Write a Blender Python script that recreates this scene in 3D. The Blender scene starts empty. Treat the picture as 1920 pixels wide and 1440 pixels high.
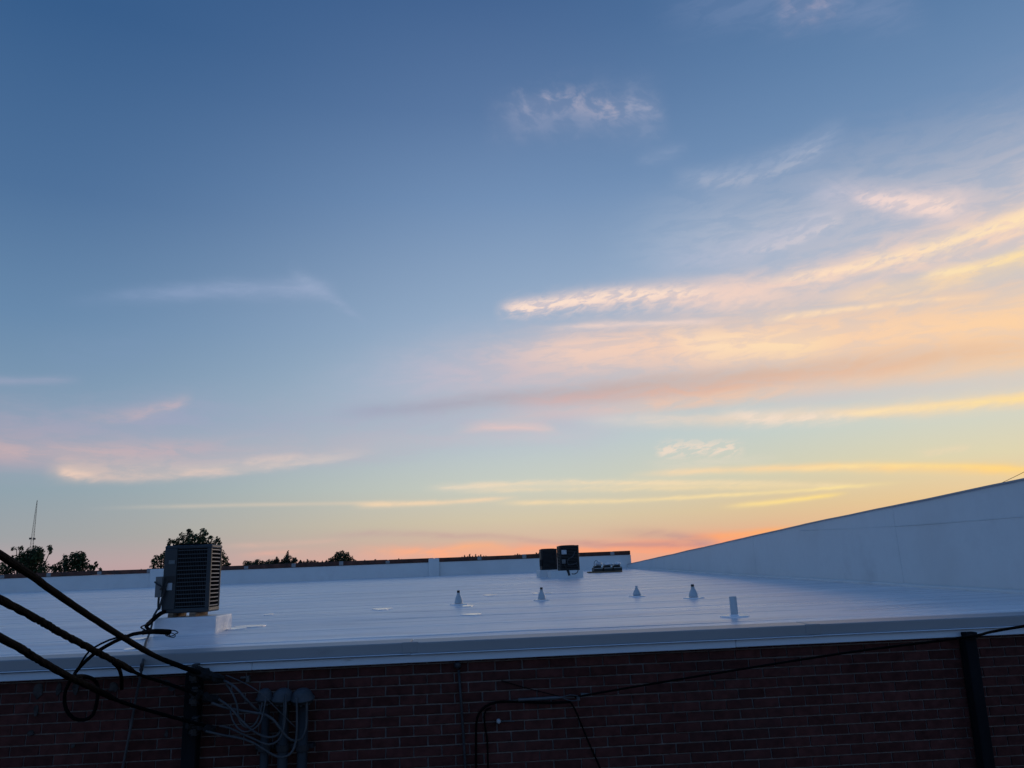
import bpy, bmesh, math, random
from mathutils import Vector, Matrix, noise as mnoise
random.seed(7)
S = bpy.context.scene
COL = S.collection

# ------------------------------------------------------------------ camera
F_PX, PITCH, ROLL, YAW = 1443.0, math.radians(13.5), math.radians(2.24), math.radians(3.6)
ZC = 4.5                                   # eye height above the alley
_fw = Vector((math.sin(YAW)*math.cos(PITCH), math.cos(YAW)*math.cos(PITCH), math.sin(PITCH)))
_rt0 = Vector((math.cos(YAW), -math.sin(YAW), 0)); _up0 = _rt0.cross(_fw)
_rt = math.cos(ROLL)*_rt0 - math.sin(ROLL)*_up0
_up = math.sin(ROLL)*_rt0 + math.cos(ROLL)*_up0
cd = bpy.data.cameras.new('camera'); cam = bpy.data.objects.new('camera', cd); COL.objects.link(cam)
cd.sensor_width = 36; cd.lens = F_PX/1920*36; cd.clip_start = .05; cd.clip_end = 6000
m = Matrix((_rt, _up, -_fw)).transposed().to_4x4(); m.translation = Vector((0, 0, ZC)); cam.matrix_world = m
S.camera = cam

def ray(px, py):
    return _fw + (px-960)/F_PX*_rt - (py-720)/F_PX*_up
def azel(px, py):
    r = ray(px, py).normalized()
    return math.degrees(math.atan2(r.x, r.y)), math.degrees(math.asin(r.z))

# ------------------------------------------------------------------ view
S.view_settings.view_transform = 'Standard'; S.view_settings.look = 'None'
S.view_settings.exposure = 0; S.view_settings.gamma = 1
S.render.engine = 'CYCLES'

# ------------------------------------------------------------------ sky (world): dusk gradient round the sunset + cirrus
SUN_AZ, SUN_EL = 37.0, 5.0
def lin(c):
    return tuple(((v/255)/12.92 if v/255 <= .04045 else ((v/255+.055)/1.055)**2.4) for v in c)
W = bpy.data.worlds.new('World'); S.world = W; W.use_nodes = True
nt = W.node_tree; nt.nodes.clear()
def node(t, **k):
    n = nt.nodes.new(t)
    for a, v in k.items(): setattr(n, a, v)
    return n
def put(sock, v):
    if isinstance(v, (int, float)): sock.default_value = v
    elif isinstance(v, tuple): sock.default_value = v
    else: nt.links.new(v, sock)
def M(op, a, b=None, c=None, clamp=False):
    n = node('ShaderNodeMath', operation=op, use_clamp=clamp)
    put(n.inputs[0], a)
    if b is not None: put(n.inputs[1], b)
    if c is not None: put(n.inputs[2], c)
    return n.outputs[0]
def sstep(x, a, b):
    n = node('ShaderNodeMapRange', interpolation_type='SMOOTHSTEP'); put(n.inputs[0], x)
    n.inputs[1].default_value = a; n.inputs[2].default_value = b
    return n.outputs[0]
def lmap(x, a, b, c=0., d=1.):
    n = node('ShaderNodeMapRange'); put(n.inputs[0], x)
    for i, v in enumerate((a, b, c, d)): n.inputs[i+1].default_value = v
    return n.outputs[0]
def vec(x, y, z=0.):
    n = node('ShaderNodeCombineXYZ'); put(n.inputs[0], x); put(n.inputs[1], y); put(n.inputs[2], z); return n.outputs[0]
def noise(v, scale, detail=5., rough=.55, dist=0.):
    n = node('ShaderNodeTexNoise', noise_dimensions='2D'); put(n.inputs['Vector'], v); n.inputs['Scale'].default_value = scale
    n.inputs['Detail'].default_value = detail; n.inputs['Roughness'].default_value = rough; n.inputs['Distortion'].default_value = dist
    return n.outputs['Fac']
def mixc(f, a, b):
    n = node('ShaderNodeMix', data_type='RGBA'); put(n.inputs[0], f); put(n.inputs[6], a); put(n.inputs[7], b); return n.outputs[2]
def ramp(x, stops):
    n = node('ShaderNodeValToRGB'); put(n.inputs[0], x); e = n.color_ramp.elements; n.color_ramp.interpolation = 'EASE' if False else 'LINEAR'
    while len(e) < len(stops): e.new(.5)
    for k, (p, c) in enumerate(sorted(stops)): e[k].position = p; e[k].color = lin(c)+(1,)
    return n.outputs[0]
tc = node('ShaderNodeTexCoord'); sx = node('ShaderNodeSeparateXYZ'); nt.links.new(tc.outputs['Generated'], sx.inputs[0])
AZ = M('MULTIPLY', M('ARCTAN2', sx.outputs[0], sx.outputs[1]), 57.29578)
EL = M('MULTIPLY', M('ARCSINE', sx.outputs[2]), 57.29578)
DAZ = M('ABSOLUTE', M('SUBTRACT', M('MODULO', M('ADD', M('SUBTRACT', AZ, SUN_AZ), 540.), 360.), 180.))
eh = M('DIVIDE', EL, 90., clamp=True)
def el(d): return d/90
r0 = ramp(eh, [(el(0), (236,160,128)), (el(1.6), (226,178,140)), (el(3.5), (220,194,152)), (el(6), (212,208,178)), (el(9), (196,210,205)), (el(13), (190,204,212)), (el(20), (160,182,208)), (el(28), (110,143,183)), (el(38), (76,114,159)), (el(60), (58,92,140)), (1, (46,80,128))])
r1 = ramp(eh, [(el(0), (226,166,148)), (el(1.5), (216,180,160)), (el(3.5), (214,200,172)), (el(6), (203,208,196)), (el(9), (188,203,208)), (el(13), (172,191,208)), (el(18), (154,177,204)), (el(27), (116,146,185)), (el(33), (92,123,166)), (el(40), (70,103,149)), (el(60), (54,88,136)), (1, (46,80,128))])
r2 = ramp(eh, [(el(0), (192,158,164)), (el(1.5), (182,164,168)), (el(3), (160,164,168)), (el(6), (144,164,176)), (el(9), (137,163,185)), (el(17), (105,139,175)), (el(25), (78,114,157)), (el(36), (54,93,140)), (el(60), (44,80,130)), (1, (46,80,128))])
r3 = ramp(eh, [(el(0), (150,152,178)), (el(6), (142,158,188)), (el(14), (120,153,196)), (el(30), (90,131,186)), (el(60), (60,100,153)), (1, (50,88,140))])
base = mixc(sstep(DAZ, 4, 36), r0, r1)
base = mixc(sstep(DAZ, 30, 70), base, r2)
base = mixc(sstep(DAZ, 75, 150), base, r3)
sky = node('ShaderNodeTexSky', sky_type='NISHITA', sun_disc=False)
sky.sun_elevation = math.radians(SUN_EL); sky.sun_rotation = math.radians(SUN_AZ); sky.air_density = 1.2; sky.dust_density = 1.5
nis = node('ShaderNodeVectorMath', operation='SCALE'); nt.links.new(sky.outputs[0], nis.inputs[0]); nis.inputs['Scale'].default_value = .05
base = mixc(.05, base, nis.outputs[0])

# cirrus: fibres that follow the wind, warped by turbulence
V1 = vec(M('MULTIPLY', AZ, .12), M('MULTIPLY', EL, .42))
n_warp = noise(V1, 1.0, 4., .55)
WARP = M('SUBTRACT', n_warp, .5)
V2 = vec(M('ADD', M('MULTIPLY', AZ, .30), M('MULTIPLY', WARP, 1.6)), M('ADD', M('MULTIPLY', EL, 1.15), M('MULTIPLY', WARP, .8)), 3.1)
FIB = noise(V2, 1.0, 8., .60, .25)
V3 = vec(M('ADD', M('MULTIPLY', AZ, 1.0), M('MULTIPLY', EL, .55)), M('MULTIPLY', EL, 1.5), 9.4)
PUF = noise(V3, .55, 6., .54, .25)
V4 = vec(M('ADD', M('MULTIPLY', AZ, .85), M('MULTIPLY', EL, -.9)), M('MULTIPLY', EL, 2.0), 5.0)
FINE = noise(V4, 1.0, 7., .56, .25)
DETAIL = M('SUBTRACT', FINE, .5)

import itertools
def fitq(pts):
    A = [azel(*p) for p in pts]
    if len(A) == 2:
        (x0, y0), (x1, y1) = A; b = (y1-y0)/(x1-x0); return A, (y0-b*x0, b, 0.)
    if len(A) > 3:
        # least squares, degree 2
        s = [sum(x**k for x, _ in A) for k in range(5)]; t = [sum(y*x**k for x, y in A) for k in range(3)]
        mm = Matrix(((s[0],s[1],s[2]),(s[1],s[2],s[3]),(s[2],s[3],s[4])))
    else:
        mm = Matrix([(1, x, x*x) for x, _ in A]); t = [y for _, y in A]
    c = mm.inverted() @ Vector(t); return A, tuple(c)
# one cloud streak along a curved path in the sky, as a node group (path: elevation as a quadratic of azimuth)
MAIN = nt
nt = bpy.data.node_groups.new('cloud_streak', 'ShaderNodeTree')
FL = ['Az','El','Warp','Detail','Tex','Last','c0','c1','c2','a0','a1','hw0','hw1','b0','b1','b2','b3','op','warp','det','tx1','tx','lo','hi','asym']
for nm in FL: nt.interface.new_socket(nm, in_out='INPUT', socket_type='NodeSocketFloat')
for nm in ('Cur','colL','colR'): nt.interface.new_socket(nm, in_out='INPUT', socket_type='NodeSocketColor')
nt.interface.new_socket('Color', in_out='OUTPUT', socket_type='NodeSocketColor'); nt.interface.new_socket('Cov', in_out='OUTPUT', socket_type='NodeSocketFloat')
gi = node('NodeGroupInput'); go = node('NodeGroupOutput'); G = {k.name: k for k in gi.outputs}
def mrange(x, a, b, c=0., d=1., smooth=True):
    n = node('ShaderNodeMapRange', interpolation_type='SMOOTHSTEP' if smooth else 'LINEAR'); put(n.inputs[0], x)
    for i, v in enumerate((a, b, c, d)): put(n.inputs[i+1], v)
    return n.outputs[0]
az_ = M('MULTIPLY_ADD', G['Last'], 1e-7, G['Az'])      # waits for the streak before it: few values stay alive
e0 = M('MULTIPLY_ADD', az_, M('MULTIPLY_ADD', az_, G['c2'], G['c1']), G['c0'])
d = M('MULTIPLY_ADD', G['Warp'], G['warp'], M('SUBTRACT', G['El'], e0))
d = M('MULTIPLY_ADD', G['Detail'], G['det'], d)
d = M('DIVIDE', d, mrange(az_, G['a0'], G['a1'], G['hw0'], G['hw1'], False))
d = M('MAXIMUM', d, M('MULTIPLY', d, G['asym']))
g = M('POWER', 2.71828, M('MULTIPLY', M('MULTIPLY', d, d), -1.))
w = M('MULTIPLY', mrange(az_, G['b0'], G['b1']), mrange(az_, G['b2'], G['b3'], 1., 0.))
t_ = M('MULTIPLY_ADD', G['Last'], 1e-7, G['Tex'])
tt = M('MULTIPLY_ADD', mrange(t_, G['lo'], G['hi']), G['tx'], G['tx1'])
cov = M('MULTIPLY', M('MULTIPLY', g, w), M('MULTIPLY', tt, G['op']), clamp=True)
cc_ = mixc(mrange(az_, G['a0'], G['a1'], 0., 1., False), G['colL'], G['colR'])
nt.links.new(mixc(cov, G['Cur'], cc_), go.inputs[0]); nt.links.new(cov, go.inputs[1])
GROUP = nt; nt = MAIN
LAST = [None]
def streak(cur, pts, hw, op, colL, colR=None, fade=(3., 3.), warp=1., tex='F', tx=.6, lo=.36, hi=.64, asym=1., det=.0):
    A, (c0, c1, c2) = fitq(pts); a0, a1 = A[0][0], A[-1][0]
    n = node('ShaderNodeGroup'); n.node_tree = GROUP; I = n.inputs
    for k, v in (('Az',AZ),('El',EL),('Warp',WARP),('Detail',DETAIL),('Tex',{'F': FIB, 'P': PUF, 'D': FINE}[tex]),('Cur',cur)): nt.links.new(v, I[k])
    if LAST[0] is not None: nt.links.new(LAST[0], I['Last'])
    for k, v in dict(c0=c0,c1=c1,c2=c2,a0=a0,a1=a1,hw0=hw[0],hw1=hw[1],b0=a0-fade[0]*.35,b1=a0+fade[0]*.65,b2=a1-fade[1]*.65,b3=a1+fade[1]*.35,op=op,warp=warp,det=det,tx=tx,tx1=1-tx,lo=lo,hi=hi,asym=-asym,colL=lin(colL)+(1,),colR=lin(colR or colL)+(1,)).items(): I[k].default_value = v
    LAST[0] = n.outputs['Cov']; return n.outputs['Color']

PINK, PEACH, YEL, GOLD = (214,198,204), (250,214,184), (255,226,176), (255,222,150)
MAUVE, ORNG = (186,172,184), (254,166,124)
STREAKS = []
def cloud(*a, **k): STREAKS.append((a, k))
cloud([(1180,470),(1600,420),(2080,350)], (2.8,4.6), .52, (172,186,208), (226,206,200), (11,1), 1.6, 'F', .45, .34, .62)
cloud([(660,728),(1000,680),(1500,645),(2080,595)], (2.2,3.6), .97, (180,182,204), (250,208,170), (16,1), 1.2, 'F', .3)
cloud([(960,660),(1250,650),(1500,640),(1960,600)], (1.3,1.9), .85, (244,208,192), (255,212,164), (10,2), 1.2, 'F', .45, .34, .6)
cloud([(1260,640),(1420,650),(1560,640)], (1.0,.9), .75, (255,224,190), (255,224,178), (5,5), 1.2, 'F', .6, .38, .6)
cloud([(640,774),(1000,750),(1400,706),(1700,672),(1980,655)], (.55,1.0), .85, (146,156,182), (240,196,156), (6,2), .7, 'F', .3, det=.25)
cloud([(960,758),(1250,738),(1500,712),(1750,682)], (.6,.7), .75, (214,172,166), (238,188,150), (5,5), .6, 'F', .4, det=.25)
cloud([(900,792),(1100,772),(1400,742),(1700,704),(2000,672)], (.5,.6), .7, (228,192,184), (255,208,156), (6,2), .5, 'F', .5, det=.3)
cloud([(1430,748),(1700,728),(1980,712)], (1.0,1.3), .55, (198,198,204), (214,204,196), (7,2), .5, 'F', .25)
cloud([(340,800),(760,800),(1200,790)], (2.3,1.7), .66, (154,164,190), (194,192,204), (11,8), 1., 'F', .3)
cloud([(640,830),(850,824),(1100,816)], (.6,.5), .45, (186,180,194), (206,200,204), (6,6), .6, 'F', .4)
cloud([(870,806),(950,801),(1040,807)], (.45,.35), .7, (230,198,192), None, (4,1.5), .5, 'F', .35, asym=1.6)
# upper bright rim of the great cloud
cloud([(940,580),(1120,560),(1300,553),(1480,548)], (.5,1.1), .85, (242,214,206), (244,212,194), (2.4,7), .6, 'D', .45, .32, .6, det=.9)
cloud([(950,578),(1080,560),(1200,553),(1330,546)], (.38,.38), .75, (255,228,208), (255,226,204), (2,3), .6, 'D', .9, .42, .58, det=.9)
cloud([(1260,562),(1500,528),(1700,480),(1980,402)], (.9,1.7), .85, (236,208,198), (250,214,188), (7,1), 1.1, 'F', .5, det=.5)
cloud([(1450,524),(1640,495),(1780,448),(1960,396)], (.4,.55), .9, (254,222,196), (255,228,184), (5,1), .8, 'D', .65, .36, .58, det=.6)
cloud([(1560,552),(1720,525),(1860,488),(1980,452)], (.5,.6), .8, (244,212,186), (255,220,162), (4,1), .8, 'F', .5, det=.5)
cloud([(1730,518),(1830,497),(1980,455)], (.28,.4), .85, (255,228,184), (255,224,164), (2,1), .6, 'D', .6, .36, .58, det=.5)
cloud([(1040,614),(1200,607),(1340,602)], (.28,.2), .6, (248,218,204), None, (4,3), .4, 'F', .4, det=.15)
cloud([(1440,598),(1600,578),(1720,561),(1850,550)], (.24,.14), .85, (255,224,188), (248,212,176), (3,4), .25, 'D', .5, .36, .6, det=.2)
# lone puffs and wisps high up
cloud([(925,232),(1080,212),(1245,215)], (1.5,1.4), .42, (146,156,186), (154,164,192), (4,2.5), 2.0, 'P', .55, .36, .66, det=.5)
cloud([(960,195),(1100,192),(1175,210)], (.9,.8), .42, (168,170,192), (198,184,194), (2.5,1.5), 1.4, 'P', .9, .44, .66, det=.5)
cloud([(1168,192),(1205,198),(1240,205)], (.7,.6), .36, (176,176,196), None, (1,1.2), 1., 'P', .8, .42, .64, det=.5)
cloud([(1270,332),(1420,322),(1500,292),(1575,250)], (.7,.9), .5, (158,172,198), (166,178,202), (3,3), .9, 'D', .5, .36, .62, det=.3)
cloud([(1310,338),(1450,322),(1545,270)], (.35,.35), .35, (180,184,200), None, (2,2), .8, 'D', .7, .4, .6, det=.4)
cloud([(1195,302),(1240,290),(1285,274)], (.5,.5), .3, (156,170,198), None, (2,2), .6, 'F', .5)
cloud([(1220,492),(1430,458),(1570,400)], (1.0,.8), .6, (164,178,204), (208,202,212), (6,2.5), .8, 'D', .5, .36, .62, det=.35)
cloud([(1400,470),(1500,448),(1580,412)], (.3,.3), .5, (206,200,208), (220,208,210), (2.5,1.5), .7, 'D', .7, .4, .6, det=.4)
cloud([(1510,358),(1660,378),(1840,388)], (.8,1.2), .8, (184,188,208), (238,212,204), (4,3), 1., 'P', .5, .36, .62, det=.4)
cloud([(1600,372),(1690,382),(1800,386)], (.55,.55), .9, (234,212,210), (252,222,206), (2,2), 1., 'D', .75, .38, .58, det=.6)
cloud([(1250,14),(1500,8),(1720,16)], (1.6,1.5), .36, (124,144,182), (138,154,188), (7,4), 2., 'F', .5, det=.5)
cloud([(1460,26),(1520,10),(1580,4)], (.9,.7), .38, (178,170,190), None, (1.5,1.5), 1.4, 'P', .8, .42, .64, det=.6)
cloud([(180,560),(450,543),(620,545)], (.45,.7), .75, (128,152,188), (154,170,200), (8,3), .6, 'F', .35, det=.2)
cloud([(550,516),(610,552),(675,596)], (.7,.3), .6, (150,168,198), None, (2,2.5), .6, 'D', .5, det=.3)
cloud([(80,668),(200,662),(320,640)], (1.3,1.2), .3, (124,150,184), None, (4,4), 1., 'F', .5)
# left bank
cloud([(-90,715),(40,714),(140,714)], (.3,.26), .85, (146,160,186), None, (1,2.5), .3, 'F', .4)
cloud([(-90,806),(180,802),(420,772)], (1.9,1.5), .85, (158,160,182), (158,166,192), (1,7), .8, 'F', .4)
cloud([(160,785),(290,770),(355,752)], (.5,.5), .8, (178,168,182), (190,176,186), (5,1.5), .5, 'D', .5, .36, .62, asym=1.5, det=.3)
cloud([(-90,850),(300,862),(820,835)], (1.9,1.3), .92, (174,164,176), (184,186,196), (1,12), .6, 'F', .3, asym=1.9)
cloud([(-90,842),(120,850),(420,835)], (.5,.5), .7, (204,176,176), (190,174,184), (1,6), .7, 'F', .6, .38, .6)
cloud([(95,887),(280,896),(460,878),(680,852)], (1.1,.5), .88, (210,188,180), (206,198,196), (1.8,7), .45, 'F', .45, det=.35, asym=2.8)
cloud([(110,884),(145,889),(180,894)], (.32,.25), .75, (240,208,188), None, (.7,1.3), .25, 'D', .4, det=.3)
cloud([(340,884),(385,883),(430,879)], (.3,.25), .5, (228,202,188), None, (1,1.5), .4, 'D', .6, det=.4)
cloud([(455,868),(510,860),(570,855)], (.3,.2), .45, (228,204,192), None, (1,2), .3, 'D', .5, det=.3)
# low bands above the horizon
cloud([(1100,790),(1450,780),(1700,768),(1980,743)], (.5,.55), .85, (214,208,206), (252,216,164), (7,1), .5, 'F', .35, det=.3)
cloud([(1360,776),(1450,781),(1600,779)], (.55,.4), .7, (248,224,204), None, (3,4), .7, 'D', .6, .36, .62, det=.4)
cloud([(1560,777),(1780,760),(1980,742)], (.24,.3), .85, (252,226,186), (255,224,150), (4,1), .3, 'D', .4, det=.25)
cloud([(1200,890),(1500,881),(1700,873),(1980,886)], (.24,.36), .95, (240,216,182), (255,208,128), (5,1), .25, 'F', .3, det=.2)
cloud([(1500,880),(1700,873),(1980,886)], (.14,.2), .7, (255,228,170), (255,214,120), (4,1), .2, 'D', .4, det=.12)
cloud([(1230,848),(1290,840),(1390,836)], (.5,.5), .8, (242,220,200), None, (1,1.4), 1., 'D', .9, .42, .6, det=.5)
cloud([(1220,872),(1340,866),(1450,858)], (.45,.35), .4, (230,218,198), None, (3,3), .7, 'F', .6)
cloud([(1720,850),(1780,843),(1820,836)], (.26,.2), .5, (240,216,180), None, (2,1), .3, 'D', .5, det=.25)
cloud([(810,914),(1000,908),(1250,906),(1620,912)], (.26,.2), .85, (238,218,192), (246,220,170), (3,7), .3, 'F', .45, det=.22)
cloud([(880,922),(1100,914),(1300,918),(1520,914)], (.2,.2), .6, (236,216,186), (248,220,164), (4,4), .25, 'F', .5, det=.22)
cloud([(230,952),(500,946),(740,943)], (.14,.14), .6, (196,190,180), (226,206,180), (8,3), .12, 'F', .25)
cloud([(670,948),(800,943),(955,934)], (.22,.14), .9, (240,212,178), None, (2,3.5), .22, 'F', .4, det=.16)
cloud([(950,944),(1180,938),(1400,926),(1660,907)], (.18,.12), .85, (242,216,176), (252,226,156), (4,5), .18, 'F', .4, det=.15)
cloud([(1365,949),(1460,940),(1580,925)], (.18,.14), .95, (246,218,156), (255,222,136), (3,2), .15, 'F', .25, det=.12)
# afterglow bars on the horizon
cloud([(480,1060),(800,1045),(1200,1030),(1500,1010)], (.8,.85), .75, (216,176,164), (255,160,120), (14,3), .4, 'F', .45, .3, .6)
cloud([(700,1034),(950,1030),(1200,1036),(1400,1014)], (.4,.5), .9, (250,176,138), (255,160,116), (6,2), .5, 'F', .55, .36, .58)
cloud([(840,1030),(905,1025),(960,1030)], (.3,.3), .7, (255,178,128), None, (2,2), .4, 'F', .4)
cloud([(1280,1013),(1380,1003),(1490,991)], (.28,.22), .9, (255,164,116), (255,180,110), (1.8,1.5), .3, 'F', .3)
cloud([(600,1006),(800,1000),(960,1012),(1140,1026)], (.24,.2), .65, (192,170,164), (204,160,150), (5,2), .5, 'F', .45)
cloud([(1130,1000),(1280,1008),(1350,1020)], (.32,.4), .65, (208,168,146), (172,146,152), (4,1.5), .5, 'F', .4)
cloud([(1060,1012),(1200,1022),(1340,1018)], (.2,.28), .6, (196,150,144), (168,140,150), (3,1.5), .4, 'F', .5)
cloud([(430,1024),(520,1019),(640,1012)], (.2,.16), .6, (216,180,166), None, (3,3), .3, 'F', .5)
cloud([(450,1044),(500,1038),(560,1034)], (.2,.16), .5, (236,176,158), None, (2,3), .3, 'F', .5)
# The sky is shaded in cells (azimuth x elevation) so that each ray only works through the streaks near it.
def extent(pts, hw, op, colL, colR=None, fade=(3., 3.), warp=1., tex='F', tx=.6, lo=.36, hi=.64, asym=1., det=.0):
    A, (c0, c1, c2) = fitq(pts); a0, a1 = A[0][0]-fade[0]*.36, A[-1][0]+fade[1]*.36
    es = [c0+c1*x+c2*x*x for x in [a0+(a1-a0)*k/12 for k in range(13)]]; mg = 2.7*max(hw)+.32*warp+.35*det
    return a0, a1, min(es)-mg, max(es)+mg
EXT = [extent(*a, **k) for a, k in STREAKS]
AZC, ELC = (-75., -12., 8., 22., 90.), (-2., 5.2, 11.5, 24., 60.)
def bgsh(col):
    n = node('ShaderNodeBackground'); nt.links.new(col, n.inputs[0]); n.inputs[1].default_value = 1.0; return n.outputs[0]
def pick(f, a, b):
    n = node('ShaderNodeMixShader'); nt.links.new(f, n.inputs[0]); nt.links.new(a, n.inputs[1]); nt.links.new(b, n.inputs[2]); return n.outputs[0]
def cell(i, j):
    LAST[0] = None; c = base
    for (a, k), (x0, x1, y0, y1) in zip(STREAKS, EXT):
        if x1 > AZC[i] and x0 < AZC[i+1] and y1 > ELC[j] and y0 < ELC[j+1]: c = streak(c, *a, **k)
    return bgsh(c)
out = None
for i in range(4):
    colm = None
    for j in range(4):
        sh = cell(i, j); colm = sh if colm is None else pick(M('GREATER_THAN', EL, ELC[j]), colm, sh)
    out = colm if out is None else pick(M('GREATER_THAN', AZ, AZC[i]), out, colm)
inside = M('MULTIPLY', M('MULTIPLY', M('GREATER_THAN', AZ, AZC[0]), M('LESS_THAN', AZ, AZC[-1])), M('MULTIPLY', M('GREATER_THAN', EL, ELC[0]), M('LESS_THAN', EL, ELC[-1])))
out = pick(inside, bgsh(base), out)
wo = node('ShaderNodeOutputWorld'); nt.links.new(out, wo.inputs[0])
W.cycles.sampling_method = 'NONE'

# ------------------------------------------------------------------ sun: already veiled by the low cloud, soft and weak
sl = bpy.data.lights.new('sun', 'SUN'); sl.energy = .6; sl.angle = math.radians(12); sl.color = (1, .74, .52)
so = bpy.data.objects.new('sun', sl); COL.objects.link(so)
_sd = Vector((math.sin(math.radians(SUN_AZ))*math.cos(math.radians(SUN_EL)), math.cos(math.radians(SUN_AZ))*math.cos(math.radians(SUN_EL)), math.sin(math.radians(SUN_EL))))
so.rotation_euler = (-_sd).to_track_quat('-Z', 'Y').to_euler(); so.location = (20, 30, 30)

# ================================================================== geometry helpers
D, H, SLOPE = 6.08, .512, .013             # wall face, eye above roof edge, roof fall towards the gutter
BACK, WX = 33.0, 6.2                       # back parapet, side wall
def rz(y): return ZC - H + SLOPE*(y-D)
def P(px, py, y):
    r = ray(px, py); k = y/r.y; return Vector((r.x*k, y, ZC + r.z*k))
def Rf(px, py):
    r = ray(px, py); k = (-H-SLOPE*D)/(r.z-SLOPE*r.y); return Vector((r.x*k, r.y*k, ZC+r.z*k))

MATS = {}
def mat(name, col, rough=.6, metal=0., spec=.5, var=.15, nscale=8., bump=.15, bscale=30., stretch=(1,1,1), coat=0., rnd=0., col2=None, dirt=None, bdist=.01):
    if name in MATS: return MATS[name]
    m = bpy.data.materials.new(name); m.use_nodes = True; t = m.node_tree; b = t.nodes['Principled BSDF']
    L = t.links.new
    tcn = t.nodes.new('ShaderNodeTexCoord'); geo = t.nodes.new('ShaderNodeNewGeometry')
    mp = t.nodes.new('ShaderNodeMapping'); mp.inputs['Scale'].default_value = stretch; L(geo.outputs['Position'], mp.inputs[0])
    nz = t.nodes.new('ShaderNodeTexNoise'); nz.inputs['Scale'].default_value = nscale; nz.inputs['Detail'].default_value = 6; L(mp.outputs[0], nz.inputs['Vector'])
    r = t.nodes.new('ShaderNodeValToRGB'); L(nz.outputs['Fac'], r.inputs[0])
    c2 = col2 or tuple(max(0, v*(1-2*var)) for v in col)
    r.color_ramp.elements[0].position = .3; r.color_ramp.elements[0].color = c2+(1,)
    r.color_ramp.elements[1].position = .65; r.color_ramp.elements[1].color = tuple(min(1, v*(1+var*.5)) for v in col)+(1,)
    out = r.outputs[0]
    if dirt:
        n2 = t.nodes.new('ShaderNodeTexNoise'); n2.inputs['Scale'].default_value = dirt[1]; n2.inputs['Detail'].default_value = 8; n2.inputs['Roughness'].default_value = .65; L(mp.outputs[0], n2.inputs['Vector'])
        mr = t.nodes.new('ShaderNodeMapRange'); mr.inputs[1].default_value = dirt[2]; mr.inputs[2].default_value = dirt[3]; mr.inputs[4].default_value = dirt[4]; L(n2.outputs['Fac'], mr.inputs[0])
        mx = t.nodes.new('ShaderNodeMix'); mx.data_type = 'RGBA'; L(mr.outputs[0], mx.inputs[0]); L(out, mx.inputs[6]); mx.inputs[7].default_value = dirt[0]+(1,); out = mx.outputs[2]
    if rnd:
        oi = t.nodes.new('ShaderNodeObjectInfo'); ad = t.nodes.new('ShaderNodeMath'); ad.operation = 'ADD'; L(oi.outputs['Random'], ad.inputs[0]); L(geo.outputs['Random Per Island'], ad.inputs[1])
        fr = t.nodes.new('ShaderNodeMath'); fr.operation = 'FRACT'; L(ad.outputs[0], fr.inputs[0])
        mr = t.nodes.new('ShaderNodeMapRange'); mr.inputs[3].default_value = 1-rnd; mr.inputs[4].default_value = 1+rnd; L(fr.outputs[0], mr.inputs[0])
        hs = t.nodes.new('ShaderNodeHueSaturation'); L(mr.outputs[0], hs.inputs['Value']); L(out, hs.inputs['Color']); out = hs.outputs[0]
    L(out, b.inputs['Base Color'])
    rr = t.nodes.new('ShaderNodeMapRange'); rr.inputs[3].default_value = max(.03, rough-.12); rr.inputs[4].default_value = min(1, rough+.12); L(nz.outputs['Fac'], rr.inputs[0]); L(rr.outputs[0], b.inputs['Roughness'])
    b.inputs['Metallic'].default_value = metal; b.inputs['Specular IOR Level'].default_value = spec; b.inputs['Coat Weight'].default_value = coat
    if bump:
        n3 = t.nodes.new('ShaderNodeTexNoise'); n3.inputs['Scale'].default_value = bscale; n3.inputs['Detail'].default_value = 5; L(mp.outputs[0], n3.inputs['Vector'])
        bp = t.nodes.new('ShaderNodeBump'); bp.inputs['Strength'].default_value = bump; bp.inputs['Distance'].default_value = bdist; L(n3.outputs['Fac'], bp.inputs['Height']); L(bp.outputs[0], b.inputs['Normal'])
    MATS[name] = m; return m

membrane = mat('white_membrane', (.88,.88,.90), .31, spec=.65, var=.03, nscale=.9, bump=.8, bscale=7., stretch=(.22,2.2,1), dirt=((.42,.44,.50), 1.5, .46, .64, .62), bdist=.03)
glossy = mat('wet_glossy_white', (.9,.9,.92), .2, spec=.6, var=.02, bump=.1, bscale=9., coat=.25)  # glossy white for the roof's wet glints and the pipe flanges
whitewall = mat('white_wall_coating', (.69,.73,.74), .55, spec=.3, var=.06, nscale=.9, bump=.4, bscale=6., dirt=((.46,.47,.48), .9, .5, .75, .5))
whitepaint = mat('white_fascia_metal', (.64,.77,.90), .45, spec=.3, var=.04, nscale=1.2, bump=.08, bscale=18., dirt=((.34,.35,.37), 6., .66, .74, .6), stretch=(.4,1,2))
greymetal = mat('grey_edge_metal', (.30,.33,.36), .42, spec=.4, var=.06, nscale=1.5, bump=.06, bscale=10., stretch=(.4,1,1), dirt=((.16,.17,.19), 3., .6, .75, .5))
brickm = mat('dark_red_brick', (.084,.031,.028), .9, spec=.12, var=.2, nscale=14., bump=.5, bscale=90., rnd=.2, dirt=((.05,.026,.025), 2.2, .5, .72, .6), bdist=.004)
mortar = mat('mortar', (.225,.20,.193), .95, spec=.1, var=.15, nscale=20., bump=.4, bscale=160., dirt=((.10,.088,.085), 1.4, .45, .7, .7), bdist=.003)
coping_m = mat('terracotta_coping', (.115,.048,.034), .7, spec=.3, var=.3, nscale=3., bump=.3, bscale=25., rnd=.2, dirt=((.045,.032,.03), 2.5, .5, .65, .8))
jointm = mat('pale_joint_sealant', (.26,.27,.28), .6, var=.1, bump=.2)
black_ins = mat('black_cable_jacket', (.0045,.0045,.0055), .9, spec=.05, var=.25, nscale=25., bump=.7, bscale=70., bdist=.006)
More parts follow.
